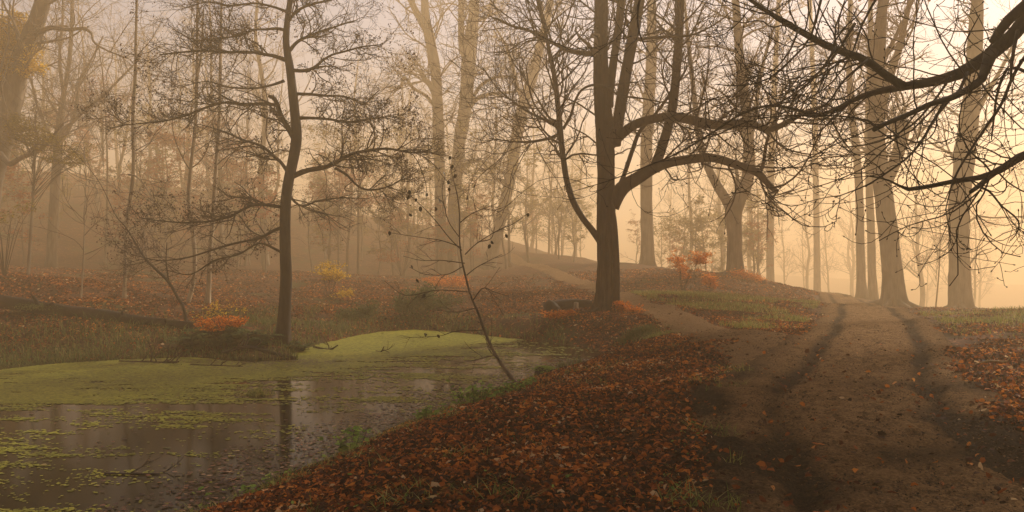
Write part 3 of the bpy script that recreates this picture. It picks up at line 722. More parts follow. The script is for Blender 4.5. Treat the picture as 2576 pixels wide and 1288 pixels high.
HAZY = [
 ('bare_tree', "leaning thick pale-brown tree at the left edge with one crooked branch reaching right", 36.0,
  [(-75, 640), (-48, 540), (-15, 430), (12, 330), (32, 250), (52, 160), (75, 95), (95, 45), (112, -10), (130, -80)], [56, 52, 50, 48, 46, 44, 42, 38, 36, 32],
  [([(72, 92), (100, 80), (130, 70), (170, 75), (210, 72), (230, 84), (236, 105), (265, 125), (330, 150)], [15, 13, 11, 9, 8, 7, 5, 4, 2], -1.5),
   ([(-25, 370), (0, 385), (24, 412), (48, 400), (75, 388), (100, 378), (130, 345), (160, 310)], [13, 13, 13, 12, 10, 9, 7, 4], -2.0)], M_bark_mid, hazy_grow, .2),
 ('bare_tree', "hazy tree on the left slope whose slim stems fan out above mid height", 46.0,
  [(130, 674), (132, 600), (137, 500), (142, 420), (148, 350), (152, 310), (158, 250), (172, 170), (180, 80), (182, 0), (184, -70)], [26, 23, 22, 21, 21, 18, 12, 10, 9, 8, 6],
  [([(150, 330), (158, 290), (160, 240), (150, 150), (157, 60), (158, -30)], [13, 11, 9, 8, 6, 4], .8),
   ([(152, 330), (180, 310), (215, 275), (260, 240), (310, 190), (350, 150)], [11, 9, 8, 6, 5, 3], -1),
   ([(150, 360), (170, 330), (190, 280), (200, 210), (230, 150), (260, 90)], [10, 9, 8, 7, 5, 3], .5),
   ([(146, 380), (120, 330), (95, 270), (80, 210), (60, 150)], [9, 8, 6, 5, 3], -.8)], M_bark_mid, hazy_grow, .25),
 ('forked_tree', "tall hazy tree left of centre, forked near its top with two broken side limbs", 62.0,
  [(1116, 704), (1110, 620), (1108, 530), (1106, 440), (1104, 350), (1100, 260), (1095, 180), (1083, 110), (1072, 50), (1068, 0), (1064, -70)], [34, 30, 28, 27, 27, 27, 27, 26, 22, 18, 15],
  [([(1083, 105), (1070, 70), (1050, 35), (1034, 0), (1020, -50)], [20, 18, 16, 15, 11], .8),
   ([(1092, 235), (1080, 212), (1068, 200), (1058, 175)], [13, 12, 12, 11], -.8),
   ([(1092, 265), (1070, 240), (1040, 222), (1018, 196), (1008, 215), (990, 235)], [9, 8, 8, 8, 6, 3], -1.2)], M_bark_mid, hazy_grow, .45),
 ('forked_tree', "tall hazy twin-topped tree just right of the other forked one", 64.0,
  [(1134, 700), (1138, 620), (1143, 520), (1149, 420), (1158, 340), (1170, 270), (1176, 200), (1180, 130), (1186, 80), (1192, 30), (1196, -60)], [38, 34, 32, 31, 31, 33, 35, 36, 30, 26, 22],
  [([(1172, 150), (1162, 110), (1160, 60), (1160, 0), (1158, -60)], [19, 17, 15, 14, 11], .5),
   ([(1185, 265), (1205, 245), (1240, 236), (1300, 230), (1360, 215)], [12, 11, 8, 6, 3], -1.5),
   ([(1190, 245), (1210, 215), (1245, 195), (1290, 190), (1340, 170)], [10, 9, 7, 5, 3], 1),
   ([(1158, 440), (1170, 415), (1195, 405), (1230, 410), (1270, 440)], [10, 9, 7, 5, 3], -1)], M_bark_mid, hazy_grow, .45),
 ('leaning_tree', "grey hazy tree leaning to the right behind the end of the pond", 66.0,
  [(1226, 676), (1240, 630), (1256, 570), (1272, 500), (1286, 430), (1300, 340), (1318, 260), (1340, 190), (1358, 120), (1375, 50), (1392, -40)], [36, 30, 28, 27, 28, 30, 30, 27, 23, 20, 16],
  [([(1266, 455), (1250, 450), (1225, 420), (1210, 405), (1190, 405)], [11, 10, 7, 6, 3], -1),
   ([(1320, 255), (1300, 215), (1290, 170), (1270, 110), (1240, 60)], [14, 12, 10, 7, 4], 1)], M_bark_mid, hazy_grow, .4),
 ('forked_tree', "hazy tree right of the footpath forking low into a wide V", 46.0,
  [(1850, 694), (1848, 640), (1848, 590), (1846, 545), (1850, 520), (1866, 490), (1880, 450), (1884, 400), (1882, 340), (1876, 270), (1866, 190), (1858, 110), (1852, 30), (1846, -60)], [46, 38, 37, 40, 42, 32, 30, 28, 26, 25, 24, 21, 19, 15],
  [([(1843, 530), (1825, 500), (1806, 470), (1785, 430), (1768, 385), (1756, 330), (1748, 260), (1740, 180), (1730, 90), (1722, 0)], [28, 25, 23, 20, 18, 16, 14, 11, 9, 6], 1.2),
   ([(1884, 400), (1890, 340), (1900, 290), (1908, 220), (1925, 140), (1950, 60)], [14, 13, 12, 10, 8, 5], -1),
   ([(1850, 505), (1855, 470), (1852, 420), (1850, 380)], [9, 8, 7, 3], .6)], M_bark_mid, hazy_grow, .35),
 ('bare_tree', "straight hazy trunk close right of the big dark tree", 58.0,
  [(1630, 668), (1628, 600), (1626, 500), (1626, 400), (1630, 300), (1636, 200), (1640, 100), (1640, 0), (1640, -70)], [36, 31, 30, 30, 29, 28, 26, 22, 18], [], M_bark_mid, hazy_grow, .4),
 ('broken_tree', "stout tree beside the track, pale broken stub forking off its right side", 42.0,
  [(2250, 770), (2247, 720), (2242, 650), (2234, 570), (2224, 500), (2216, 440), (2206, 380), (2203, 320), (2206, 240), (2210, 150), (2214, 70), (2222, 0), (2228, -70)], [62, 52, 47, 45, 44, 43, 42, 39, 36, 32, 27, 24, 20],
  [([(2226, 460), (2246, 420), (2258, 390), (2268, 350), (2274, 322), (2275, 306)], [34, 31, 29, 30, 31, 26], .6),
   ([(2206, 330), (2222, 260), (2240, 190), (2262, 120), (2280, 40), (2300, -40)], [22, 20, 19, 17, 14, 10], 1.0)], M_bark_mid, hazy_grow, .22),
 ('bare_tree', "straight thick hazy trunk nearest the right edge of the picture", 42.5,
  [(2418, 780), (2415, 720), (2413, 650), (2412, 570), (2416, 500), (2424, 420), (2434, 330), (2444, 250), (2450, 160), (2455, 70), (2460, -10), (2464, -80)], [56, 50, 47, 47, 49, 47, 45, 40, 36, 32, 28, 24],
  [([(2435, 560), (2460, 545), (2500, 548), (2560, 545), (2630, 540)], [6, 5, 4, 3, 2], -1.2),
   ([(2430, 680), (2450, 650), (2470, 632), (2495, 625)], [5, 4, 3, 1.5], -.8),
   ([(2432, 360), (2450, 300), (2480, 240), (2520, 170), (2560, 90)], [16, 14, 12, 9, 6], 1.5)], M_bark_mid, hazy_grow, .15),
 ('bare_tree', "left one of two faint slim trunks close behind the track", 56.0,
  [(2168, 748), (2166, 690), (2164, 600), (2162, 500), (2158, 420), (2150, 350), (2140, 260), (2136, 160), (2138, 60), (2140, -40)], [25, 21, 20, 19, 18, 17, 15, 14, 12, 10], [], M_bark_mid, hazy_grow, .5),
 ('bare_tree', "right one of two faint slim trunks standing close behind the track", 58.0,
  [(2198, 750), (2194, 690), (2192, 600), (2188, 500), (2186, 420), (2184, 330), (2186, 220), (2190, 100), (2190, 0), (2192, -60)], [24, 20, 19, 18, 17, 16, 15, 13, 11, 9], [], M_bark_mid, hazy_grow, .4),
 ('bare_tree', "very faint thin trunk deep in the bright mist beyond the bend of the track", 85.0,
  [(2056, 722), (2055, 650), (2054, 560), (2052, 450), (2050, 330), (2046, 200), (2040, 80), (2038, -40)], [20, 16, 15, 14, 13, 12, 10, 8], [], M_bark_mid, hazy_grow, .4),
 ('bare_tree', "faint thin trunk in the mist right of the low forked tree", 78.0,
  [(1938, 690), (1938, 620), (1938, 520), (1940, 420), (1944, 300), (1950, 180), (1956, 60), (1960, -40)], [22, 18, 17, 16, 15, 13, 11, 9], [], M_bark_mid, hazy_grow, .4),
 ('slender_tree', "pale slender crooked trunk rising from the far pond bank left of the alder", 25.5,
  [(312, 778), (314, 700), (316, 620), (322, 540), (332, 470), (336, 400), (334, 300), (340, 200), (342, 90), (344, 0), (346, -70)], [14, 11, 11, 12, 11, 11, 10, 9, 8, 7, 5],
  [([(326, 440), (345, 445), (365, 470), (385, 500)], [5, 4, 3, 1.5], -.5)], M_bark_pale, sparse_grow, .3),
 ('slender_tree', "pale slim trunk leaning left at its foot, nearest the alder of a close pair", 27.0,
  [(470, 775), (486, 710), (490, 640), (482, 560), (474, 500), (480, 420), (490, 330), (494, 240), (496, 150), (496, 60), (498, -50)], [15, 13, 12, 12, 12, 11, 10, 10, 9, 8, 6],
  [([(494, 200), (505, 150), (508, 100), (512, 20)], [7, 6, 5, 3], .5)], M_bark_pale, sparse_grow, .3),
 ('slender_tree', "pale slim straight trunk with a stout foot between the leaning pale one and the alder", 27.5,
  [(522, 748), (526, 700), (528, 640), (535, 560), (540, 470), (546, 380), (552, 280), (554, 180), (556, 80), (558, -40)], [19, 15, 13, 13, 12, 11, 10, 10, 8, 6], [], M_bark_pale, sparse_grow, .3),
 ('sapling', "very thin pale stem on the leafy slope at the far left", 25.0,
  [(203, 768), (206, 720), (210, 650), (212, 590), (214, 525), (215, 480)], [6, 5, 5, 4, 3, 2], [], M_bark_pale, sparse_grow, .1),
 ('slender_tree', "thin dark crooked stem leaning left from behind the fern mound", 22.5,
  [(472, 808), (462, 775), (445, 745), (425, 710), (395, 680), (365, 650), (340, 610), (315, 570), (290, 540)], [9, 8, 7, 7, 6, 5, 4, 3, 2],
  [([(425, 710), (418, 660), (420, 610)], [4, 3, 2], -.4), ([(540, 770), (560, 740), (570, 690)], [4, 3, 2], .4)], M_bark_alder, sparse_grow, .2),
]
for i, (nm, lab, Y_, tr_, w_, lim, bk, gf, fl_) in enumerate(HAZY):
    if nm == 'slender_tree' and 'crooked stem' in lab: lim = lim[:1]
    if bk is M_bark_pale: w_ = [.8 * a_ for a_ in w_]
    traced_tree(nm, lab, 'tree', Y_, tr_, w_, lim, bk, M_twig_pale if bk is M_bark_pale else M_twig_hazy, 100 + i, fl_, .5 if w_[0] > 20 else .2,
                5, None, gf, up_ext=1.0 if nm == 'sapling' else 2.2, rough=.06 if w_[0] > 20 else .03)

# --- the rest of the wood: a few trees grown once, copied
def proto_tree(seed, h, r, n1=16, lo=.3, spread=(35, 65)):
    rg = np.random.RandomState(seed)
    zz = np.linspace(0, h, 9)
    wob = np.cumsum(rg.randn(9, 2) * h * .008, axis=0)
    tp = np.stack([wob[:, 0] - wob[0, 0], wob[:, 1] - wob[0, 1], zz - .3], 1)
    tr = np.linspace(r, r * .22, 9)
    root = thing('bare_tree', 'x', 'tree', (0, 0, 0))
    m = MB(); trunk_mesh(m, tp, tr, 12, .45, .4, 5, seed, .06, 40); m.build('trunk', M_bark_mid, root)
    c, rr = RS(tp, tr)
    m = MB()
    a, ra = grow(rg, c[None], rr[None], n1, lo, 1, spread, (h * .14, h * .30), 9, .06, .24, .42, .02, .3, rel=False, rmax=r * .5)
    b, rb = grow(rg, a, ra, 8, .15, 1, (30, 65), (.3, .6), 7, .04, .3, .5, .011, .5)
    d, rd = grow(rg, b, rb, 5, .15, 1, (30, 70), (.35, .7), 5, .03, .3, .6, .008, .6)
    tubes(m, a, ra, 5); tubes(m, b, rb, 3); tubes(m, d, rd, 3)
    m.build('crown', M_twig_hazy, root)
    return root
PROT = [proto_tree(301, 19, .26), proto_tree(302, 17, .16, 18, .22), proto_tree(303, 19, .33, 18, .35), proto_tree(304, 14, .10, 20, .15, (40, 75)), proto_tree(305, 18, .2, 16, .28)]
used = [False] * len(PROT)
rb_ = np.random.RandomState(44)
def put_tree(k, u, Y, lab, grp, s=1.0):
    x = (u - U0) / F * Y
    o = PROT[k] if not used[k] else copy_tree(PROT[k])
    used[k] = True
    o.location = (x, Y, Hs(x, Y)); o.rotation_euler = (rb_.randn() * .05, rb_.randn() * .05, rb_.rand() * 6.28); o.scale = (s, s, s * rb_.uniform(.9, 1.1))
    tag(o, lab, 'tree', grp)
LEFT_L = ("faint bare tree deep in the mist on the slope left of the alder", "misty trees on the far slope, left")
MID_L = ("faint bare tree deep in the mist between the alder and the big middle tree", "misty trees behind the pond, middle")
RIGHT_L = ("faint bare tree deep in the bright mist right of the big middle tree", "misty trees beyond the track, right")
placed = []
def far_ok(u, Y):
    for (a, b_) in placed:
        if abs(a - u) < 30 and abs(b_ - Y) < 6: return False
    placed.append((u, Y)); return True
def scatter(n, ulo, uhi, ylo, yhi, labs, ks):
    c = 0; tries = 0
    while c < n and tries < 900:
        tries += 1
        u = rb_.uniform(ulo, uhi); Y_ = ylo + (yhi - ylo) * rb_.rand() ** 1.2
        if far_ok(u, Y_): put_tree(ks[rb_.randint(len(ks))], u, Y_, labs[0], labs[1], rb_.uniform(.85, 1.15)); c += 1
scatter(25, -60, 690, 56, 110, LEFT_L, [0, 1, 3, 4, 3, 1])
scatter(20, 770, 1470, 78, 125, MID_L, [0, 1, 3, 4])
scatter(21, 1580, 2560, 80, 140, RIGHT_L, [0, 1, 2, 4])

# --- young beeches and thin saplings of the undergrowth, still holding leaves
def under_proto(seed, h, mat, nleaf=1500, name='young_beech'):
    rg = np.random.RandomState(seed)
    zz = np.linspace(0, h, 9); wob = np.cumsum(rg.randn(9, 2) * h * .012, axis=0)
    tp = np.stack([wob[:, 0] - wob[0, 0], wob[:, 1] - wob[0, 1], zz - .1], 1); tr = np.linspace(.012 * h, .006, 9)
    root = thing(name, 'x', 'tree', (0, 0, 0))
    m = MB(); trunk_mesh(m, tp, tr, 8, .3, .2, 4, seed, .05, 24); m.build('trunk', M_bark_mid, root)
    c, rr = RS(tp, tr)
    a, ra = grow(rg, c[None], rr[None], 22, .15, 1, (32, 72), (h * .16, h * .36), 8, .03, .26, .5, .008, .4, rel=False, flat=.9)
    b, rb2 = grow(rg, a, ra, 7, .2, 1, (30, 65), (.3, .6), 6, .01, .28, .6, .006, .6, flat=.7)
    m = MB(); tubes(m, a, ra, 4); tubes(m, b, rb2, 3); m.build('branches', M_twig_hazy, root)
    if mat is not None:
        k = rg.randint(0, len(b), nleaf); j = rg.randint(1, 6, nleaf)
        sel = vnoise(b[k, j][:, 2] * 1.3 + seed, b[k, j][:, 0] * .8) > .38
        pos = (b[k, j] + rg.randn(nleaf, 3) * [.09, .09, .03])[sel]
        m = MB(); leaves(m, rg, pos, rg.uniform(.08, .15, len(pos)), tilt=.45); m.build('foliage', mat, root)
    return root
UP = {'rust': [under_proto(801, 6.5, M_rust, 2600), under_proto(802, 4.2, M_rust, 1800)], 'ochre': [under_proto(803, 7.5, M_olive, 3000), under_proto(804, 5, M_olive, 2200)],
      'bare': [under_proto(805, 7, None, name='thin_sapling'), under_proto(806, 5, None, name='thin_sapling')]}
up_used = set()
def put_under(kind, u, Y, lab, grp, s_):
    k = rb_.randint(2); o = UP[kind][k]
    if (kind, k) in up_used: o = copy_tree(o)
    up_used.add((kind, k)); x = (u - U0) / F * Y
    o.location = (x, Y, Hs(x, Y)); o.rotation_euler = (0, 0, rb_.rand() * 6.28); o.scale = (s_, s_, s_); tag(o, lab, 'tree', grp)
def under(kind, n, ulo, uhi, ylo, yhi, lab, grp):
    for i in range(n): put_under(kind, rb_.uniform(ulo, uhi), ylo + (yhi - ylo) * rb_.rand() ** 1.3, lab, grp, rb_.uniform(.75, 1.4))
under('rust', 20, -80, 680, 42, 78, "misty rust-leaved young beech on the slope left of the alder", "rusty young beeches, left slope")
under('ochre', 13, -80, 680, 46, 80, "misty ochre-green young beech on the slope left of the alder", "ochre young beeches, left slope")
under('bare', 20, -80, 690, 48, 85, "misty leafless thin sapling on the slope left of the alder", "thin saplings, left slope")
under('rust', 14, 760, 1470, 50, 95, "misty rust-leaved young beech between the alder and the big dark tree", "rusty young beeches, middle")
under('ochre', 18, 760, 1470, 52, 95, "misty ochre-green young beech between the alder and the big dark tree", "ochre young beeches, middle")
under('bare', 14, 760, 1470, 55, 100, "misty leafless thin sapling between the alder and the big dark tree", "thin saplings, middle")
under('ochre', 9, 1560, 1960, 60, 100, "misty ochre-green young beech right of the big dark tree", "ochre young beeches, right")
under('rust', 5, 1560, 1960, 52, 90, "misty rust-leaved young beech right of the big dark tree", "rusty young beeches, right")

# ------------------------------------------------------------------ near tree at the right, standing just out of view, reaching in
OV = [
 ([(3000, -330), (2860, -150), (2720, -40), (2600, 30), (2548, 88), (2500, 130), (2440, 170), (2400, 190), (2340, 206), (2270, 218), (2200, 232), (2150, 250), (2100, 276), (2058, 288), (2010, 278), (1960, 266), (1910, 270), (1855, 292), (1790, 335), (1703, 386), (1610, 425), (1530, 455), (1440, 482)],
  [50, 44, 40, 37, 36, 35, 33, 29, 25, 21, 16, 14, 12, 10, 9, 8, 8, 7, 6, 5, 4, 3, 2], 2.6),
 ([(2272, 216), (2230, 190), (2180, 152), (2120, 130), (2075, 112), (2010, 76), (1960, 48), (1915, 18), (1870, -12), (1800, -60)], [18, 17, 17, 17, 17, 15, 12, 10, 8, 5], .4),
 ([(2492, 140), (2478, 180), (2465, 206), (2440, 222), (2395, 246), (2340, 262), (2290, 286), (2240, 306), (2198, 326)], [26, 20, 17, 15, 14, 12, 11, 10, 10], -.7),
 ([(2202, 318), (2180, 302), (2110, 292), (2010, 290), (1900, 300), (1800, 340), (1720, 365)], [6, 5, 4, 4, 3, 3, 2], .6),
 ([(3010, 60), (2840, 230), (2700, 320), (2620, 372), (2560, 398), (2520, 425), (2470, 445), (2400, 456), (2330, 470), (2276, 476), (2258, 464), (2225, 450), (2180, 442)], [42, 32, 26, 22, 20, 17, 13, 11, 10, 9, 5, 4, 3], -.6),
 ([(2540, 414), (2500, 435), (2470, 462), (2442, 483)], [15, 14, 12, 9], -.3),
 ([(2462, 470), (2490, 482), (2520, 518), (2560, 552), (2562, 580), (2542, 606)], [5, 5, 4, 4, 3, 2], .3),
 ([(2432, 185), (2415, 225), (2390, 250), (2350, 300), (2325, 345), (2290, 390), (2240, 428), (2180, 466), (2100, 497)], [8, 7, 7, 6, 6, 5, 4, 3, 2], -.9),
 ([(2640, 60), (2560, 170), (2520, 260), (2480, 320), (2440, 380), (2400, 450), (2378, 530)], [9, 8, 7, 6, 5, 4, 2], -1.0),
 ([(2560, 80), (2548, 140), (2541, 216)], [8, 7, 4], -.3),
 ([(2980, -420), (2800, -200), (2660, -60), (2570, 20), (2528, 60), (2498, 108)], [38, 32, 28, 26, 24, 21], .6),
 ([(2600, 190), (2540, 170), (2510, 230), (2500, 300), (2494, 352)], [8, 7, 6, 5, 3], .5),
 ([(2100, 122), (2070, 170), (2020, 220), (1960, 258), (1900, 282)], [6, 5, 4, 3, 2], -.5),
 ([(2150, 60), (2100, 140), (2050, 190), (1990, 230), (1935, 246)], [6, 5, 4, 3, 2], .4),
 ([(2070, -20), (2040, 90), (1990, 150), (1930, 200), (1860, 216), (1800, 212)], [6, 5, 5, 4, 3, 2], .6),
 ([(2008, 76), (1985, 130), (1940, 180), (1880, 196)], [5, 4, 3, 2], -.4),
 ([(2180, 152), (2120, 205), (2080, 260), (1990, 302)], [6, 5, 4, 2], -.6),
 ([(2220, -30), (2170, 60), (2140, 140), (2085, 215), (2010, 262)], [6, 5, 4, 3, 2], .5),
 ([(1640, -60), (1612, -10), (1604, 40), (1608, 80), (1620, 112), (1634, 134)], [5, 5, 4, 4, 3, 2], .2),
 ([(2390, 195), (2360, 240), (2310, 300), (2270, 330), (2200, 360), (2120, 372)], [6, 5, 5, 4, 3, 2], .7),
]
OV_N = np.array([0, 40, 26, 14, 7, 16, 4, 7, 11, 12, 5, 7, 9, 6, 6, 6, 5, 6, 6, 3, 10])
tips_ov = []
def ov_grow(m, rg, CU, RA):
    a, ra = grow(rg, CU, RA, OV_N, .12, 1, (25, 75), (.5, 1.5), 9, -.05, .30, .34, .0042, .5, rel=False, rmax=.009, curl=.28)
    b, rb = grow(rg, a, ra, 3, .15, 1, (30, 70), (.3, .65), 7, -.05, .32, .7, .0032, .65, curl=.35)
    c, rc = grow(rg, b, rb, 1, .25, 1, (35, 70), (.25, .55), 5, 0, .3, .8, .0028, .75, curl=.3)
    tubes(m, a, ra, 5); tubes(m, b, rb, 4); tubes(m, c, rc, 4)
    for q_, r_ in ((a, ra), (b, rb), (c, rc)):                  # swollen end buds
        e = q_[:, -1]; d = norm(q_[:, -1] - q_[:, -2])
        bud = e[:, None] + d[:, None] * np.array([-.004, .004, .012, .02])[None, :, None]
        tubes(m, bud, np.broadcast_to(np.array([.003, .0062, .005, .0006]), (len(e), 4)), 5)
OV = [(a_, [w_ * 1.06 for w_ in b_], c_) for a_, b_, c_ in OV]
traced_tree('overhanging_tree', "near dark tree rooted outside the right edge, its black limbs hanging across the track", 'tree', 7.8,
    [(3080, 2100), (3070, 1400), (3050, 700), (3040, 200), (3020, -250), (2980, -700)], [150, 120, 110, 105, 95, 80], OV, M_bark_near, M_twig_near, 61, .5, .4, 6, None, ov_grow, S=24, up_ext=2.0)

# ------------------------------------------------------------------ unseen yews and oaks, added to shade the foreground and near mist
M_yew = leaf_mat("yew_leaf", [(0.0, (.010, .016, .007)), (0.6, (.025, .038, .014)), (1.0, (.05, .065, .022))], 0.1)
def yew(x, y, h, r, seed, lab):
    rg = np.random.RandomState(seed); z0 = Hs(x, y)
    root = thing('shade_yew', lab, 'tree', (x, y, z0), "added unseen yews around the viewpoint")
    m = MB(); trunk_mesh(m, [[0, 0, -.1], [.05, 0, h * .5], [0, 0, h]], [.25, .18, .03], 12, .5, .4, 5, seed, .1, 40); m.build('trunk', M_bark_mid, root)
    n = 9000
    t = rg.rand(n) ** .8; a = rg.rand(n) * 6.283; rr = r * np.sqrt(rg.rand(n)) * np.clip(1.25 * (1 - t) ** .6, .1, 1) * (0.75 + .5 * vnoise(a * 1.2 + seed, t * 6))
    pos = np.stack([np.cos(a) * rr, np.sin(a) * rr, h * (.14 + .86 * t) - rr * .15], 1)
    m = MB(); leaves(m, rg, pos, rg.uniform(.18, .42, n), tilt=.7); m.build('crown', M_yew, root)
def oak(x, y, dx, dy, cz, r, rz, nl, seed, lab):
    rg = np.random.RandomState(seed); z0 = Hs(x, y)
    root = thing('shade_oak', lab, 'tree', (x, y, z0), 'added unseen oaks shading the near mist')
    m = MB(); trunk_mesh(m, [[0, 0, -.1], [.1, 0, cz * .45], [dx * .5, dy * .5, cz * .94], [dx, dy, cz + rz * .6]], [.38, .30, .2, .04], 14, .5, .5, 5, seed, .1, 50); m.build('trunk', M_bark_mid, root)
    n = 260; d = norm(rg.randn(n, 3)) * (rg.rand(n, 1) ** .4); c = np.array([dx, dy, cz]) + d * [r, r, rz]
    b0 = np.array([dx * .5, dy * .5, cz * .92]) + (c - [dx, dy, cz]) * .05
    t = np.linspace(0, 1, 8)[None, :, None]; cur = b0[:, None] * (1 - t) + c[:, None] * t + [0, 0, .6] * np.sin(t * 3.14)
    m = MB(); tubes(m, cur, np.broadcast_to(np.linspace(.06, .012, 8), (n, 8)), 5); m.build('branches', M_bark_mid, root)
    k = rg.randint(0, n, nl); pos = c[k] + rg.randn(nl, 3) * [.55, .55, .35]
    m = MB(); leaves(m, rg, pos, rg.uniform(.18, .36, nl), tilt=.6); m.build('crown', M_rust, root)
for i_, a_ in enumerate(SHADE_OAKS):
    oak(*a_, 740 + i_, "rust-leaved oak added out of view beyond the right edge for shade")
for i_, (x, y, h, r) in enumerate(SHADE_YEWS):
    yew(x, y, h, r, 700 + i_, "dense dark yew added unseen near the viewpoint for shade")

# ------------------------------------------------------------------ leaning sapling in front of the pond
SY = 14.6
st_path = trace([(1307, 975), (1275, 935), (1245, 890), (1222, 840), (1204, 790), (1183, 740), (1170, 690), (1161, 650), (1156, 600), (1156, 540), (1150, 490), (1140, 450), (1131, 412)], SY, -.6)
sw = wid([10.5, 9, 8, 7, 6.2, 5.4, 4.6, 4, 3.3, 2.8, 2.4, 2, 1.4], SY, 13)
sb = np.array([st_path[0, 0], st_path[0, 1], Hs(st_path[0, 0], st_path[0, 1])]); st_path[0, 2] = min(st_path[0, 2], sb[2] - .05)
sap = thing('sapling', "slim crooked sapling leaning over the water with a few dark leaves left", 'tree', sb)
m = MB(); trunk_mesh(m, st_path, sw, 10, .3, .1, 3, 5, .05, 70); m.build('trunk', M_bark_mid, sap, sb)
SL = [([(1162, 630), (1130, 598), (1100, 560), (1075, 532), (1050, 508), (1030, 488)], .4), ([(1160, 622), (1110, 605), (1050, 596), (985, 586)], -.5),
      ([(1170, 640), (1200, 612), (1255, 578), (1288, 565), (1328, 537)], .5), ([(1157, 560), (1190, 536), (1250, 512)], -.4), ([(1169, 662), (1110, 655), (1060, 655), (1014, 644)], .5),
      ([(1176, 734), (1100, 730), (1040, 742), (1009, 739), (966, 706)], -.4), ([(1174, 692), (1200, 672), (1230, 656), (1262, 640)], .3), ([(1215, 830), (1144, 834), (1104, 845), (1019, 850)], .6),
      ([(1242, 894), (1194, 906), (1144, 915)], -.3), ([(1255, 905), (1230, 880), (1222, 850)], .3), ([(1190, 755), (1215, 725), (1245, 735), (1280, 745)], -.4), ([(1196, 775), (1150, 785), (1100, 780)], .4),
      ([(1165, 670), (1125, 690), (1070, 690), (1030, 672)], -.3), ([(1158, 600), (1130, 560), (1118, 520), (1112, 480), (1120, 440)], .3), ([(1205, 608), (1235, 600), (1245, 570)], .2)]
lc = [RS(trace(p, SY - .4, dy), wid([2.7, 1.2], SY, len(p))) for p, dy in SL]
CU = np.array([c for c, _ in lc]); RA = np.array([r for _, r in lc])
for c, r in lc:
    m = MB(); tubes(m, c[None], r[None], 6); m.build('branch', M_twig, sap, sb)
rg = np.random.RandomState(3); m = MB()
a, ra = grow(rg, CU, RA, 4, .2, .95, (30, 60), (.25, .55), 6, .03, .25, .6, .0035, .6, rel=False)
b_, rb2 = grow(rg, a, ra, 2, .2, .9, (30, 60), (.3, .6), 5, .02, .25, .7, .0028, .7)
tubes(m, a, ra, 4); tubes(m, b_, rb2, 3); m.build('crown', M_twig, sap, sb)
for (u, v) in [(1030, 484), (1027, 497), (1046, 503), (1058, 526), (1033, 541), (1074, 490), (1118, 438), (1128, 459), (1130, 477), (1105, 505), (1132, 397), (1137, 420), (1145, 443), (1193, 469), (1175, 497), (980, 587),
               (1096, 526), (1274, 594), (1238, 610), (1231, 620), (1328, 541), (1036, 672), (1066, 745), (1012, 750), (1050, 707), (1070, 842), (1103, 846)]:
    m = MB(); leaves(m, rg, P(u, v, SY - .4 + rg.randn() * .2)[None], rg.uniform(.075, .11), axis=np.array([[rg.randn() * .5, rg.randn() * .5, -1]]), nrm=rg.randn(1, 3) * .5 + [[0.3, -1, .2]], tint=rg.rand(), curl=1.2)
    m.build('leaf', M_darkleaf, sap, sb)

# ------------------------------------------------------------------ shrubs, ferns and herbs
def shrub(name, label, cat, u, v, Y, clusters, mat, n, size, seed, twig=None, group=None, stem_w=.012, flat=.35):
    """clusters: (u, v, ru, rv) leaf layers in survey units at distance Y"""
    rg = np.random.RandomState(seed); twig = twig or M_twig
    p = P(u, v, Y); zb = Hs(p[0], p[1]); base = np.array([p[0], p[1], zb])
    root = thing(name, label, cat, base, group)
    m = MB(); ml = MB()
    tot = sum(c[2] * c[3] for c in clusters)
    tree_top = None
    if cat == 'tree':
        cs = np.array([P(c[0], c[1], Y) for c in clusters])
        tree_top = np.array([base[0] * .6 + cs[:, 0].mean() * .4, base[1], cs[:, 2].max() + 1.0])
        mt = MB(); trunk_mesh(mt, [base - [0, 0, .1], base * .5 + tree_top * .5 + [rg.randn() * .15, 0, 0], tree_top], [stem_w * 1.6, stem_w * 1.1, stem_w * .3], 10, .3, .3, 4, seed, .05, 40)
        mt.build('trunk', M_bark_mid, root, base)
    for (cu, cv, ru, rv) in clusters:
        c = P(cu, cv, Y); rx = ru / F * Y; rz = rv / F * Y
        ns = max(2, int(6 * ru * rv / tot) + 2) * (3 if cat == 'tree' else 1)
        ends = c + rg.randn(ns, 3) * [rx * .45, rx * .45, rz * .3]
        cur = []
        for e in ends:
            b0 = base + [rg.randn() * .03, rg.randn() * .03, -.05]
            mid = b0 * .45 + e * .55 + [rg.randn() * .05, 0, abs(c[2] - zb) * .12]
            if tree_top is not None:
                f_ = np.clip((e[2] - zb) / (tree_top[2] - zb) - rg.uniform(.12, .3), .1, .95)
                b0 = base * (1 - f_) + tree_top * f_
                mid = b0 * .5 + e * .5 + [0, 0, abs(e[0] - b0[0]) * .12]
            cur.append(spline([b0, mid, e], 16))
        cur = np.array(cur); rad = np.broadcast_to(np.linspace(stem_w if tree_top is None else stem_w * .3, .004, 16), (ns, 16))
        tubes(m, cur, rad, 5)
        a, ra = grow(rg, cur, rad, 8, .5, 1, (30, 75), (rx * .3, rx * .8), 6, .02, .3, .6, .004, .6, rel=False, flat=flat)
        tubes(m, a, ra, 3)
        k = int(n * ru * rv / tot)
        ii_ = rg.randint(0, len(a), k); kk = rg.randint(1, 6, k)
        pos = a[ii_, kk] + rg.randn(k, 3) * [rx * .14, rx * .14, rz * .22]
        out = np.abs(pos - c) / [rx * 1.5, rx * 1.5, rz * 1.6 + .05]
        pos = pos[(out ** 2).sum(1) < 1]
        leaves(ml, rg, pos, rg.uniform(.7, 1.2, len(pos)) * size, tilt=.55)
    m.build('stems', twig, root, base)
    ml.build('foliage', mat, root, base)
    return root
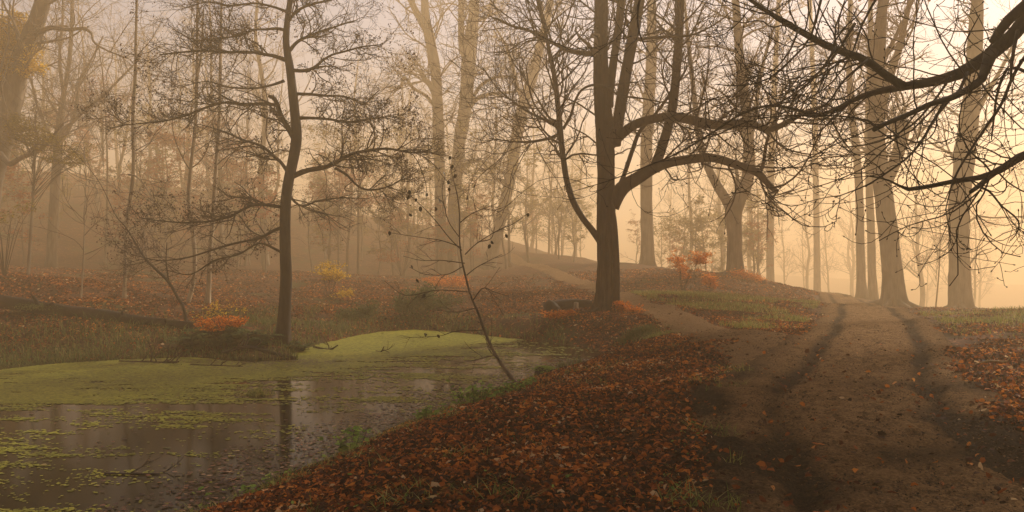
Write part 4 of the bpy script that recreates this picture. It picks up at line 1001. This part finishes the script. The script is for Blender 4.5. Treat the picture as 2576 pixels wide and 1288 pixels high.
shrub('beech_shrub', "small orange-leaved beech by the footpath with a layered crown on a thin stem", 'shrub', 1716, 735, 36.0,
      [(1730, 640, 52, 9), (1712, 655, 36, 8), (1752, 650, 40, 8), (1728, 668, 34, 8), (1715, 690, 24, 7)], M_orange, 4200, .085, 1)
shrub('beech_shrub', "low bright orange leafy shoots at the right foot of the big dark tree", 'shrub', 1572, 792, 24.6, [(1575, 776, 40, 12), (1552, 770, 22, 10)], M_orange, 1700, .07, 2, stem_w=.006)
shrub('beech_shrub', "flat orange leafy shoots on the bank left of the big dark tree", 'shrub', 1415, 796, 24.2, [(1410, 789, 44, 5), (1440, 786, 20, 4)], M_orange, 1000, .07, 3, stem_w=.005)
shrub('leafy_bush', "orange and rust leaved bush at the foot of the low V-forked tree", 'shrub', 1868, 706, 43.5, [(1872, 690, 36, 14), (1850, 700, 20, 8), (1905, 700, 24, 10)], M_orange, 2200, .09, 4, stem_w=.008)
shrub('leafy_bush', "small orange bush between the orange beech and the V-forked tree", 'shrub', 1788, 726, 37.0, [(1785, 700, 26, 14), (1800, 712, 18, 8)], M_orange, 1100, .08, 5, stem_w=.007)
shrub('yellow_sapling', "yellow-leaved sapling behind the back shore right of the alder", 'shrub', 828, 745, 32.0, [(828, 670, 38, 14), (850, 690, 34, 9), (815, 688, 26, 9), (860, 735, 34, 8)], M_yellow, 1500, .09, 6)
shrub('beech_shrub', "hazy orange beech shoots at the foot of the twin tall trees", 'shrub', 1120, 735, 42.0, [(1110, 712, 46, 12), (1160, 706, 36, 10), (1085, 702, 24, 8)], M_orange, 2600, .09, 7)
shrub('beech_sapling', "hazy red-leaved beech sapling with flat layers left of the twin tall trees", 'shrub', 1010, 715, 50.0, [(1030, 548, 60, 10), (985, 560, 40, 8), (1060, 600, 50, 9), (990, 642, 54, 10), (960, 575, 26, 7)], M_rust, 2600, .085, 8)
shrub('fern_bush', "rust-orange bracken lying on the dark fern mound beside the alder", 'fern', 565, 840, 20.6, [(555, 812, 62, 9), (600, 806, 34, 7), (510, 818, 26, 6)], M_orange, 2000, .06, 9, stem_w=.006)
shrub('leafy_bush', "small lime-yellow bush just behind the bracken and fern mound", 'shrub', 535, 815, 22.5, [(540, 765, 40, 18), (500, 795, 22, 10), (600, 770, 20, 12)], M_yellow, 300, .06, 10, stem_w=.006)
shrub('yellow_tree', "tree with golden leaves glowing at the upper left corner behind the leaning trunk", 'tree', -20, 690, 36.0, [(20, 60, 60, 40), (35, 120, 50, 34), (10, 160, 44, 26), (90, 165, 40, 22), (60, 30, 30, 20)], M_yellow, 13000, .11, 11, stem_w=.08)
shrub('yellow_tree', "olive and yellow leaved understorey tree left of the fan-shaped hazy tree", 'tree', 70, 690, 32.0, [(60, 320, 70, 24), (120, 350, 80, 20), (190, 385, 60, 20), (40, 300, 40, 20), (210, 400, 40, 14)], M_olive, 5200, .085, 12, stem_w=.04)
shrub('leafy_bush', "low hazy olive bush layer at the left edge beneath the leaning tree", 'shrub', 10, 640, 29.0, [(30, 525, 60, 12), (-20, 540, 50, 12)], M_olive, 1200, .09, 13, stem_w=.02)
shrub('rust_beech', "hazy rust-red beech with wide flat leaf layers on the left slope", 'tree', 265, 650, 50.0, [(215, 225, 50, 22), (170, 250, 50, 20), (260, 200, 40, 12), (330, 230, 40, 14), (240, 290, 60, 14)], M_rust, 2600, .10, 14, stem_w=.05)
shrub('rust_beech', "hazy rust-red beech filling the gap behind the alder's left branches", 'tree', 560, 650, 52.0, [(420, 350, 80, 18), (520, 390, 80, 18), (600, 350, 70, 16), (470, 440, 80, 16), (620, 440, 70, 16), (560, 300, 60, 14)], M_rust, 5200, .11, 15, stem_w=.06)
shrub('yellow_beech', "hazy yellow-olive beech behind the alder's right branches", 'tree', 900, 680, 56.0, [(820, 320, 70, 22), (900, 350, 80, 20), (960, 400, 60, 20), (850, 400, 70, 18), (1000, 330, 50, 16)], M_olive, 5200, .12, 16, stem_w=.06)
shrub('rust_beech', "hazy orange beech layers low between the alder and the twin tall trees", 'tree', 850, 690, 50.0, [(800, 480, 60, 14), (880, 440, 60, 14), (930, 500, 60, 12), (820, 560, 60, 12)], M_rust, 3000, .11, 17, stem_w=.04)
shrub('yellow_beech', "faint ochre undergrowth tree behind the big dark tree's left side", 'tree', 1400, 650, 74.0, [(1350, 520, 90, 24), (1430, 560, 80, 20), (1320, 580, 60, 16)], M_olive, 3600, .13, 18, stem_w=.05)
shrub('yellow_beech', "faint ochre undergrowth tree seen under the two arching limbs", 'tree', 1780, 665, 62.0, [(1700, 560, 70, 18), (1790, 540, 70, 16), (1740, 600, 80, 14), (1660, 590, 40, 12)], M_olive, 3200, .12, 19, stem_w=.04)
shrub('rust_beech', "faint orange beech layers in bright mist between the two thick right trunks", 'tree', 2350, 760, 48.0, [(2340, 560, 56, 10), (2380, 590, 60, 9), (2330, 640, 50, 8), (2400, 540, 50, 8), (2500, 560, 50, 9)], M_rust, 1400, .08, 20, stem_w=.03)
shrub('bramble_bush', "dull green bramble bush on the shore below the twin tall trees", 'shrub', 1065, 800, 28.0, [(1060, 745, 66, 24), (1010, 765, 50, 20), (1110, 765, 50, 20), (1060, 780, 80, 16)], M_fern, 5200, .075, 22, stem_w=.012, flat=.8)
shrub('bramble_bush', "small dull green bramble left of the larger bramble on the back shore", 'shrub', 900, 815, 27.0, [(900, 780, 50, 18), (860, 795, 40, 14)], M_fern, 2400, .07, 23, stem_w=.01, flat=.8)

def fern(name, label, u, v, Y, rad, h, seed, mat=None, nf=22, group=None):
    rg = np.random.RandomState(seed)
    p = P(u, v, Y); zb = Hs(p[0], p[1]); base = np.array([p[0], p[1], zb])
    root = thing(name, label, 'fern', base, group)
    az = rg.rand(nf) * 6.283; K = 12; s = np.linspace(0, 1, K)
    L = rg.uniform(.6, 1.1, nf)
    dx = rad * L[:, None] * s[None] ** 1.1; z = h * L[:, None] * (1.9 * s - 1.35 * s ** 2)[None] * rg.uniform(.7, 1.2, nf)[:, None]
    cur = base + np.stack([np.cos(az)[:, None] * dx, np.sin(az)[:, None] * dx, z - .03], -1)
    m = MB(); tubes(m, cur, np.broadcast_to(np.linspace(.006, .002, K), (nf, K)), 4, tint=.2); m.build('fronds', M_twig, root, base)
    m = MB(); T = norm(np.gradient(cur, axis=1))
    for j in range(2, K):
        side = norm(np.cross(T[:, j], np.array([0, 0, 1.])))
        for sg in (-1, 1):
            for hf in (0, .5):
                ln_ = rad * .30 * (1.15 - s[j])
                ax = side * sg + T[:, j] * .35 + [0, 0, -.25]
                ps = cur[:, j] - T[:, j] * hf * rad / K + norm(ax) * ln_ * .5
                leaves(m, rg, ps, ln_ * 1.1, axis=ax, tilt=.25, curl=.5)
    m.build('leaflets', mat or M_fern, root, base)
    return root
for i, (u, v, Y_, r_, h_, lab) in enumerate([
    (490, 872, 20.3, .75, .5, "dark green fern at the left end of the mound by the alder"), (540, 862, 20.6, .85, .62, "largest dark fern in the middle of the mound left of the alder"),
    (598, 866, 20.5, .8, .6, "dark fern of the mound just below the orange bracken"), (648, 872, 20.4, .7, .5, "dark fern closest to the alder trunk on its left"),
    (748, 872, 20.6, .5, .35, "small fern at the right foot of the alder"), (565, 848, 21.2, .8, .6, "fern standing at the back of the mound behind the others")]):
    fern('fern_clump', lab, u, v, Y_, r_, h_, 400 + i, None, 30, "ferns on the mound by the alder")

def herb(label, u, v, Y, r, h, n, seed, mat=None, size=.055, name='nettle_plant'):
    rg = np.random.RandomState(seed); p = P(u, v, Y); zb = Hs(p[0], p[1]); base = np.array([p[0], p[1], zb])
    root = thing(name, label, 'plant', base, "green herbs along the near bank edge")
    ns = max(4, n // 9)
    e = base + np.stack([rg.randn(ns) * r * .5, rg.randn(ns) * r * .5, h * rg.uniform(.5, 1.1, ns)], 1)
    b0 = base + (e - base) * [.6, .6, 0]; b0[:, 2] = H(b0[:, 0], b0[:, 1]) - .02
    cur = b0[:, None] * (1 - np.linspace(0, 1, 7))[None, :, None] + e[:, None] * np.linspace(0, 1, 7)[None, :, None]
    m = MB(); tubes(m, cur, np.full((ns, 7), .003), 4); m.build('stems', M_twig, root, base)
    ii_ = rg.randint(0, ns, n); kk = rg.randint(2, 7, n)
    m = MB(); leaves(m, rg, cur[ii_, kk] + rg.randn(n, 3) * [.03, .03, .015], rg.uniform(.7, 1.3, n) * size, tilt=.35); m.build('foliage', mat or M_herb, root, base)
for i, (lab, u, v, Y_, r_, h_, n_) in enumerate([
    ("broad bright green nettle patch on the bank edge below the sapling", 1195, 1030, 12.2, .30, .20, 110), ("smaller green nettle between the sapling foot and the broad patch", 1285, 995, 13.6, .20, .14, 60),
    ("low green plant on the bank edge midway to the bottom left", 1075, 1062, 11.3, .2, .16, 44), ("round-leaved green plant overhanging the water's edge", 872, 1150, 9.7, .22, .20, 60),
    ("small green plant among leaves at the lower left bank", 700, 1228, 8.3, .2, .10, 46), ("tiny green plant right of the sapling foot", 1335, 985, 14.0, .12, .12, 26),
    ("green sprawling plant at the bottom edge of the picture on the bank", 640, 1262, 7.8, .2, .09, 44)]):
    herb(lab, u, v, Y_, r_ * 1.35, h_ * 1.5, int(n_ * 2.6), 500 + i, None, .075 if Y_ > 9 else .06)

# ------------------------------------------------------------------ grass, straw and tussocks
def blades(mb, rg, pos, h, w=.006, lean=.4, tint=None):
    n = len(pos); h = np.broadcast_to(h, (n,))
    a = rg.rand(n) * 6.283; ln_ = h * rg.uniform(0, lean, n) * 1.6; d = np.stack([np.cos(a), np.sin(a), 0 * a], 1); sd2 = np.stack([-np.sin(a), np.cos(a), 0 * a], 1)
    s = np.array([0, .4, .75, 1.]); ww = np.array([1, .85, .5, .05])
    c = pos[:, None] + d[:, None] * (ln_[:, None] * s[None] ** 2)[..., None] + np.array([0, 0, 1.]) * (h[:, None] * (s - .25 * s ** 2 * lean)[None])[..., None]
    wv = np.broadcast_to(w, (n,))[:, None, None] * ww[None, :, None] * sd2[:, None]
    V = np.stack([c - wv, c + wv], 2).reshape(n, 8, 3)
    q = np.array([[0, 1, 3, 2], [2, 3, 5, 4], [4, 5, 7, 6]])
    mb.add(V.reshape(-1, 3), (q[None] + (np.arange(n) * 8)[:, None, None]).reshape(-1, 4), tint=np.repeat(rg.rand(n) if tint is None else tint, 8))
def on_ground(x, y, dz=0.0): return np.stack([x, y, H(x, y) + dz], 1)
def dpaths(x, y):
    d1, s1, _ = seg_dist(x, y, MAIN_C[::6], False); d2, s2, _ = seg_dist(x, y, SIDE_C[::6], False)
    return d1 - 1.45, d2 - side_w(s2) * .9
rg = np.random.RandomState(70)
# right verge
n = 60000; y_ = 5 + 24 * rg.rand(n) ** 1.2; x_ = rg.uniform(3, 20, n)
d1, d2 = dpaths(x_, y_)
right = x_ > np.interp(y_, MAIN[:, 1], MAIN[:, 0])
gn = fbm(x_ * .45 + 5, y_ * .45, 4) + .10 * (x_ - np.interp(y_, MAIN[:, 1], MAIN[:, 0]) - 3) / 3
k = right & (d1 > .15) & (gn > .46 + .2 * rg.rand(n)) & (x_ < y_ * .72 + 1) 
pp = on_ground(x_[k], y_[k]); m = MB(); blades(m, rg, pp, rg.uniform(.05, .17, len(pp)) * (0.7 + .6 * (pp[:, 1] > 17)), .0035 + pp[:, 1] * .00022, .9)
tag(m.build("grass", M_grass), "short green grass on the verge right of the track", "grass", kind="stuff")
# far shore sedge
n = 60000; x_ = rg.uniform(-17, 2.5, n); y_ = rg.uniform(15, 30, n); s_ = pond_sd(x_, y_)
k = (s_ > -.05) & (y_ > 16.5) & (x_ < 1.5) & (rg.rand(n) < np.where(x_ < -6.5, np.clip(1.2 - s_ / 4.0, 0, .9), np.clip(.8 - s_ / 2.2, 0, .6))) & (fbm(x_ * .7, y_ * .7, 3) > .36)
pp = on_ground(x_[k], y_[k]); m = MB(); blades(m, rg, pp, rg.uniform(.12, .42, len(pp)) * (.45 + .9 * fbm(pp[:, 0] * .8, pp[:, 1] * .8, 3)), .009, .9)
tag(m.build("sedge", M_dull_grass), "dull green sedge and grass along the back shore of the pond", "sedge", kind="stuff")
# mound between the two paths, and thin grass on the near bank
n = 26000; x_ = rg.uniform(4, 13, n); y_ = rg.uniform(17, 34, n); d1, d2 = dpaths(x_, y_)
k = (d1 > .1) & (d2 > .1) & (x_ < np.interp(y_, MAIN[:, 1], MAIN[:, 0])) & (fbm(x_ * .5 + 60, y_ * .5, 4) + .012 * (y_ - 26) > .5)
pp = on_ground(x_[k], y_[k]); m = MB(); blades(m, rg, pp, rg.uniform(.08, .24, len(pp)), .008, .8)
tag(m.build("mound_grass", M_grass), "yellowing grass on the mound between track and footpath", "grass", kind="stuff")
n = 34000; y_ = 5 + 11 * rg.rand(n) ** 1.3; x_ = rg.uniform(-4, 3.6, n); d1, d2 = dpaths(x_, y_); s_ = pond_sd(x_, y_)
tuft = fbm(x_ * 1.6 + 9, y_ * 1.6 + 4, 3)
k = (d1 > -.25) & (d2 > 0) & (s_ > .05) & (x_ < np.interp(y_, MAIN[:, 1], MAIN[:, 0])) & ((tuft > .69) | ((s_ < .7) & (tuft > .33)) | ((d1 < .2) & (tuft > .62)))
pp = on_ground(x_[k], y_[k]); m = MB(); blades(m, rg, pp, rg.uniform(.06, .19, len(pp)), .0042, 1.0)
tag(m.build("bank_grass", M_grass), "thin grass blades poking through fallen leaves on the near bank", "grass", kind="stuff")
n = 9000; y_ = 5 + 10 * rg.rand(n) ** 1.3; x_ = rg.uniform(-4, 2.5, n); d1, d2 = dpaths(x_, y_); s_ = pond_sd(x_, y_)
k = (d1 > .1) & (s_ > .05) & (fbm(x_ * 1.1 + 90, y_ * 1.1, 3) + .10 * (s_ < 1.2) > .54)
pp = on_ground(x_[k], y_[k], .035); m = MB()
for j in range(3): leaves(m, rg, pp + rg.randn(len(pp), 3) * [.018, .018, .01], rg.uniform(.022, .045, len(pp)), tilt=.3)
tag(m.build("seedlings", M_herb), "tiny green seedlings scattered through the leaf litter", "seedlings", kind="stuff")

def tussock(name, label, u, v, Y, r, h, n, mat, seed, w=.006, z=None, cat='grass'):
    rg = np.random.RandomState(seed); p = P(u, v, Y)
    x = p[0] + rg.randn(n) * r * .5; y = p[1] + rg.randn(n) * r * .5
    zz = H(x, y) if z is None else np.full(n, z)
    m = MB(); blades(m, rg, np.stack([x, y, zz - .01], 1), rg.uniform(.5, 1.1, n) * h, w, 1.1)
    o = m.build(name, mat); return tag(o, label, cat)
tussock('grass_tussock', "green grass tussock at the pond's right tip below the footpath", 1605, 862, 20.6, .45, .34, 900, M_dull_grass, 1, .008)
tussock('grass_tussock', "paler low grass tuft beside the big tussock at the pond's right tip", 1650, 880, 19.6, .4, .2, 420, M_grass, 2, .006)
tussock('grass_tussock', "lone light green grass tuft growing out of the duckweed in mid pond", 648, 992, 14.2, .22, .16, 200, M_grass, 3, .005, ZW)
tussock('grass_tussock', "wispy grass tuft on the track's leafy left margin", 1842, 1120, 7.25, .09, .13, 40, M_grass, 4, .0025)
tussock('grass_tussock', "wispy grass tuft at the bottom where leaves meet the mud", 1700, 1230, 5.85, .07, .10, 40, M_grass, 5, .0022)
def stalk(label, u0, v0, u1, v1, Y, w, bend=.0):
    a = P(u0, v0, Y); b = P(u1, v1, Y - .05); a[2] = min(a[2], Hs(a[0], a[1]))
    mid = (a + b) / 2 + [bend, 0, abs(bend)]
    c = spline([a, mid, b], 10) - a
    m = MB(); tubes(m, c[None], np.linspace(w, w * .4, 10)[None], 6)
    o = m.build('dry_stalk', M_straw); o.location = a; tag(o, label, 'stalk', "dry straw stalks on the near bank")
for s_ in [("tall dry straw stalk at the bottom edge on the pond bank", 608, 1290, 579, 1198, 7.55, .0032, .004), ("leaning straw stalk beside the round-leaved green plant", 878, 1188, 866, 1150, 9.1, .003, 0),
           ("short upright straw stalk on the bank edge below the midway plant", 930, 1160, 926, 1120, 9.6, .003, .01), ("fallen straw stalk sloping down the bank edge", 1030, 1100, 1006, 1068, 10.6, .0045, 0),
           ("bent pale straw stalk on the leaf bank below the nettles", 1085, 1090, 1040, 1078, 10.8, .004, .03), ("thin straw stalk rising by the mossy stump", 1380, 950, 1393, 920, 15.2, .004, .02),
           ("straw stalk crossing another right of the mossy stump", 1440, 935, 1425, 962, 15.4, .004, .02), ("straw stalk leaning over the broad nettle patch", 1148, 1048, 1142, 1020, 11.9, .003, 0)]: stalk(*s_)

# ------------------------------------------------------------------ dead wood
lp = trace([(-120, 742), (-40, 757), (40, 770), (100, 779), (180, 790), (260, 801), (340, 811), (410, 820), (490, 834)], 22.8, -.7); lw = wid([36, 34, 33, 30, 28, 27, 26, 24, 20], 22.6, 9)
lz = H(lp[:, 0], lp[:, 1]); lp[:, 2] = np.maximum(lp[:, 2] + .06, lz + .10)
lb = np.array([lp[0, 0], lp[0, 1], lz[0]])
log = thing('fallen_log', "long dark fallen trunk lying on the far bank left of the fern mound", 'log', lb)
m = MB(); trunk_mesh(m, lp, lw, 20, .15, .5, 4, 8, .09, 80); m.build('trunk', M_log, log, lb)
m = MB(); rg = np.random.RandomState(8)
for (u, v, du, dv) in [(95, 775, -12, -30), (110, 776, 24, -14), (300, 806, 8, -22)]:
    p0 = P(u, v, 22.4); p1 = P(u + du, v + dv, 22.2); m2 = MB(); trunk_mesh(m2, [p0, (p0 + p1) / 2 + [.02, 0, .02], p1], [.07, .055, .03], 8, .3, .1, 3, u, .1, 10); m2.build('branch_stub', M_log, log, lb)
m = MB()
mp_ = P(90, 772, 22.3); ps = mp_ + rg.randn(900, 3) * [.28, .12, .05]; leaves(m, rg, ps, .03, tilt=.8); m.build('moss', M_dull_grass, log, lb)

def dead_branch(label, pts, Y, w, seed, n=6, dy=-.3, up=.05, mat=None, name='dead_branch'):
    rg = np.random.RandomState(seed); p = trace(pts, Y, dy)
    gz = np.maximum(H(p[:, 0], p[:, 1]), ZW); p[:, 2] = np.maximum(p[:, 2], gz + .01)
    base = p[0].copy(); c, r = RS(p, wid(w, Y, len(p)))
    root = thing(name, label, 'branch', base, "dead branches at the pond edge")
    m = MB(); tubes(m, c[None], r[None], 7); m.build('stick', mat or M_bark_alder, root, base)
    m = MB(); a, ra = grow(rg, c[None], r[None], n, .2, .95, (30, 70), (.2, .6), 6, up, .35, .6, .006, .5, rel=False); b2, rb2 = grow(rg, a, ra, 2, .3, .9, (30, 60), (.3, .6), 5, up, .3, .7, .004, .6)
    for i in range(len(a)):
        m = MB(); tubes(m, a[i:i + 1], ra[i:i + 1], 4)
        for k in range(2 * i, 2 * i + 2): b2[k] += 0; tubes(m, b2[k:k + 1], rb2[k:k + 1], 3)
        m.build('twig', mat or M_twig_dark, root, base)
dead_branch("grey dead branch lying from the fern mound into the duckweed", [(560, 888), (610, 874), (640, 876), (700, 892), (745, 914)], 19.6, [7, 8, 9, 8, 5], 1, 7)
dead_branch("small forked dead branch standing in the green shallows", [(788, 872), (815, 884), (832, 886), (850, 868)], 21.2, [5, 5, 5, 3], 2, 4)
dead_branch("dead twig poking from the duckweed furthest right", [(946, 898), (958, 888), (966, 872)], 20.6, [4, 4, 2], 3, 2)
dead_branch("tangle of dead twigs lying in the duckweed below the fern mound", [(300, 925), (350, 918), (400, 914), (450, 910)], 18.6, [6, 6, 6, 4], 4, 14, up=.12)
dead_branch("dark dead twigs beside the lying grey branch", [(480, 940), (520, 930), (575, 925), (610, 930)], 18.0, [5, 5, 4, 3], 5, 6)
dead_branch("thin dead stick floating in the dark water at the lower left", [(262, 1212), (310, 1208), (348, 1206), (404, 1226)], 9.0, [5, 5, 5, 3], 6, 2, 0, .0)
dead_branch("arched brown twig on the bare verge at the right edge", [(2454, 916), (2490, 908), (2530, 909), (2544, 892)], 11.6, [4, 4, 4, 2], 7, 1, 0, .1, M_straw, 'fallen_twig')
rg = np.random.RandomState(12)
lp = trace([(1368, 752), (1400, 748), (1440, 742), (1490, 734)], 27.5); lz = H(lp[:, 0], lp[:, 1]); lp[:, 2] = lz + .12; lb = lp[0].copy()
rl = thing('rotten_log', "dark rotten log lying in leaves left of the big dark tree", 'log', lb)
m = MB(); trunk_mesh(m, lp, [.14, .2, .18, .12], 16, 0, .3, 4, 6, .25, 40); m.build('trunk', M_log, rl, lb)
m = MB(); p0 = P(1388, 742, 27.3); p0[2] = Hs(p0[0], p0[1]); trunk_mesh(m, [p0 - [0, 0, .1], p0 + [0, 0, .18], p0 + [.05, 0, .3]], [.22, .2, .12], 14, .3, .2, 4, 16, .3, 10); m.build('broken_end', M_log, rl, lb)
p0 = P(1449, 752, 27.0); p0[2] = Hs(p0[0], p0[1])
m = MB(); trunk_mesh(m, np.array([[0, 0, -.08], [0, 0, .1], [.01, 0, .24]]), [.085, .075, .07], 12, .3, .1, 4, 19, .15, 12)
o = m.build('cut_stump', M_bark_pale); o.location = p0; tag(o, "small pale cut stump standing against the dark rotten log", 'stump')
p0 = P(1368, 946, 15.6); p0[2] = max(Hs(p0[0], p0[1]), ZW)
ms = thing('mossy_stump', "low moss-covered stump at the water's edge right of the sapling", 'stump', p0)
m = MB(); trunk_mesh(m, np.array([[0, 0, -.2], [0, 0, .05], [.02, 0, .16]]) + p0, [.19, .17, .13], 16, .4, .1, 5, 23, .25, 14); m.build('stump', M_log, ms, p0)
m = MB(); ps = p0 + np.stack([rg.randn(1100) * .09, rg.randn(1100) * .09, .10 + .09 * rg.rand(1100)], 1); leaves(m, rg, ps, .03, tilt=.8, tint=.5 + .5 * rg.rand(1100)); m.build('moss', M_herb, ms, p0)

# ------------------------------------------------------------------ fallen leaves
rg = np.random.RandomState(90)
def litter_points(n, rlo, rhi, p=1.0):
    a = rg.uniform(-.66, .66, n); r = np.exp(rg.uniform(math.log(rlo), math.log(rhi), n))
    return r * np.sin(a), r * np.cos(a)
def litter_density(x, y):
    d1, d2 = dpaths(x, y); s = pond_sd(x, y)
    xm = np.interp(y, MAIN[:, 1], MAIN[:, 0])
    nz = fbm(x * .6 + 20, y * .6, 4)
    dpm = np.minimum(d1, d2)
    base = np.clip(dpm / .55 + (nz - .5) * 3.0 + .25, 0, 1)
    base = np.maximum(base, .010)
    base = np.where(x > xm + 1, base * np.clip((nz - .36) * 3.2, .05, .75), base)
    base *= np.clip((s + .12) / .3, 0, 1)
    base *= np.where((y > 16.5) & (x < 0) & (s < 2.6) & (x < -5), .25, 1)
    base *= np.where((y > 24) & (s < 1.6), .6, 1)
    base *= np.where((y > 19) & (x < 2), np.clip((fbm(x * .5 + 70, y * .35, 4) - .34) * 4, .08, .8), 1)
    return base
x_, y_ = litter_points(620000, 4.6, 50)
k = rg.rand(len(x_)) < litter_density(x_, y_)
x_, y_ = x_[k], y_[k]
n = len(x_); rr = np.hypot(x_, y_)
pos = on_ground(x_, y_, 0); pos[:, 2] += .012 + rg.rand(n) * .045 * (rr < 16)
sz = np.where(rg.rand(n) < .1, rg.uniform(.08, .12, n), rg.uniform(.038, .085, n)) * np.clip(.85 + (rr - 6) * .016, .85, 1.6)
q_ = rg.rand(n)
tn = np.where(q_ < .45, rg.uniform(0, .36, n), np.where(q_ < .76, rg.uniform(.35, .70, n), rg.uniform(.68, .97, n))) + (fbm(x_ * .8, y_ * .8, 3) - .5) * .6 - .11 * np.clip((rr - 15) / 8, 0, 1)
tn = np.clip(np.where(rg.rand(n) < .012, 1, tn), 0, 1)
m = MB(); leaves(m, rg, pos, sz, tilt=.6, tint=tn, curl=1.6)
tag(m.build("leaf_litter", M_litter), "thick carpet of rust and orange fallen leaves on bank and slopes", "fallen leaves", kind="stuff")
# leaves afloat near the bank
n = 60000; x_ = rg.uniform(-9, 2.6, n); y_ = rg.uniform(6.4, 20, n); s_ = pond_sd(x_, y_)
k = (s_ < 0) & (rg.rand(n) < np.clip(1.0 + s_ / 1.5, .012, 1)) & (y_ < 19)
x_, y_ = x_[k], y_[k]; n = len(x_)
m = MB(); leaves(m, rg, np.stack([x_, y_, ZW + .010 + rg.rand(n) * .006], 1), rg.uniform(.035, .08, n), tilt=.04, tint=np.clip(rg.rand(n) ** 1.3, 0, 1), curl=.35)
tag(m.build("floating_leaves", M_float), "dull purple-brown dead leaves afloat in the shallows", "floating leaves", kind="stuff")
# a few leaves that stand out
def one_leaf(label, u, v, Y, size, mat, tint, shape='oak', z=None, ax=None):
    p = P(u, v, Y); p[2] = (Hs(p[0], p[1]) if z is None else z) + .035
    m = MB(); leaves(m, np.random.RandomState(int(u)), np.zeros((1, 3)), size, axis=np.array([ax or [.3, .2, .7]]), nrm=np.array([[.2, -1, .5]]), tint=tint, shape=shape, curl=.8)
    o = m.build('oak_leaf', mat); o.location = p; tag(o, label, 'leaf')
one_leaf("large upright orange oak leaf in the middle of the leaf bank", 1393, 1136, 7.3, .085, M_yellow, .55)
one_leaf("pale buff oak leaf lying near the bottom of the leaf bank", 890, 1240, 6.7, .10, M_straw, .5, ax=[.1, -.2, .9])
one_leaf("lone yellow leaf lying in the middle of the track", 2243, 1106, 7.2, .075, M_yellow, .8, ax=[1, .2, .05])
one_leaf("single orange leaf by the right rut of the track", 2437, 1124, 7.0, .05, M_orange, .8, ax=[.7, .2, .4])

# crumbs of mud, bark and leaf trodden into the track
rg = np.random.RandomState(93)
x_, y_ = litter_points(130000, 4.6, 34)
d1, d2 = dpaths(x_, y_)
k = ((d1 < .5) | (d2 < .2)) & (rg.rand(len(x_)) < np.clip((fbm(x_ * 1.1 + 7, y_ * 1.1, 4) - .30) * 3.0, .1, 1))
x_, y_ = x_[k], y_[k]; n = len(x_)
pos = on_ground(x_, y_, .034 + .012 * rg.rand(n))
m = MB(); leaves(m, rg, pos, rg.uniform(.008, .034, n) * np.clip(.7 + np.hypot(x_, y_) * .03, .8, 1.6), tilt=.35, tint=rg.rand(n), curl=1.5)
tag(m.build("mud_crumbs", M_crumb), "dark crumbs of mud and leaf trodden into the track", "mud crumbs", kind="stuff")

# ------------------------------------------------------------------ the mist
hm = bpy.data.materials.new("mist"); hm.use_nodes = True
nt = hm.node_tree
nt.nodes.remove(nt.nodes["Principled BSDF"])
pv = nt.nodes.new("ShaderNodeVolumePrincipled")
pv.inputs['Color'].default_value = HAZE_COLOR
pv.inputs['Density'].default_value = HAZE_DENSITY
pv.inputs['Anisotropy'].default_value = HAZE_G
nt.links.new(pv.outputs[0], nt.nodes["Material Output"].inputs['Volume'])
zt = max((o.matrix_world @ Vector(c)).z for o in SC.objects if o.type == 'MESH' for c in o.bound_box) if False else HAZE_TOP
zl = float(Z.min()) - 1.0
x0, x1, y0, y1 = gx[0] - 2, gx[-1] + 2, gy[0] - 2, gy[-1] + 2
m = MB(); m.add([(x0, y0, zl), (x1, y0, zl), (x1, y1, zl), (x0, y1, zl), (x0, y0, zt), (x1, y0, zt), (x1, y1, zt), (x0, y1, zt)],
      [(3, 2, 1, 0), (4, 5, 6, 7), (0, 1, 5, 4), (1, 2, 6, 5), (2, 3, 7, 6), (3, 0, 4, 7)])
tag(m.build("haze", hm, smooth=False), "warm autumn mist filling the wood", "mist", kind="stuff")
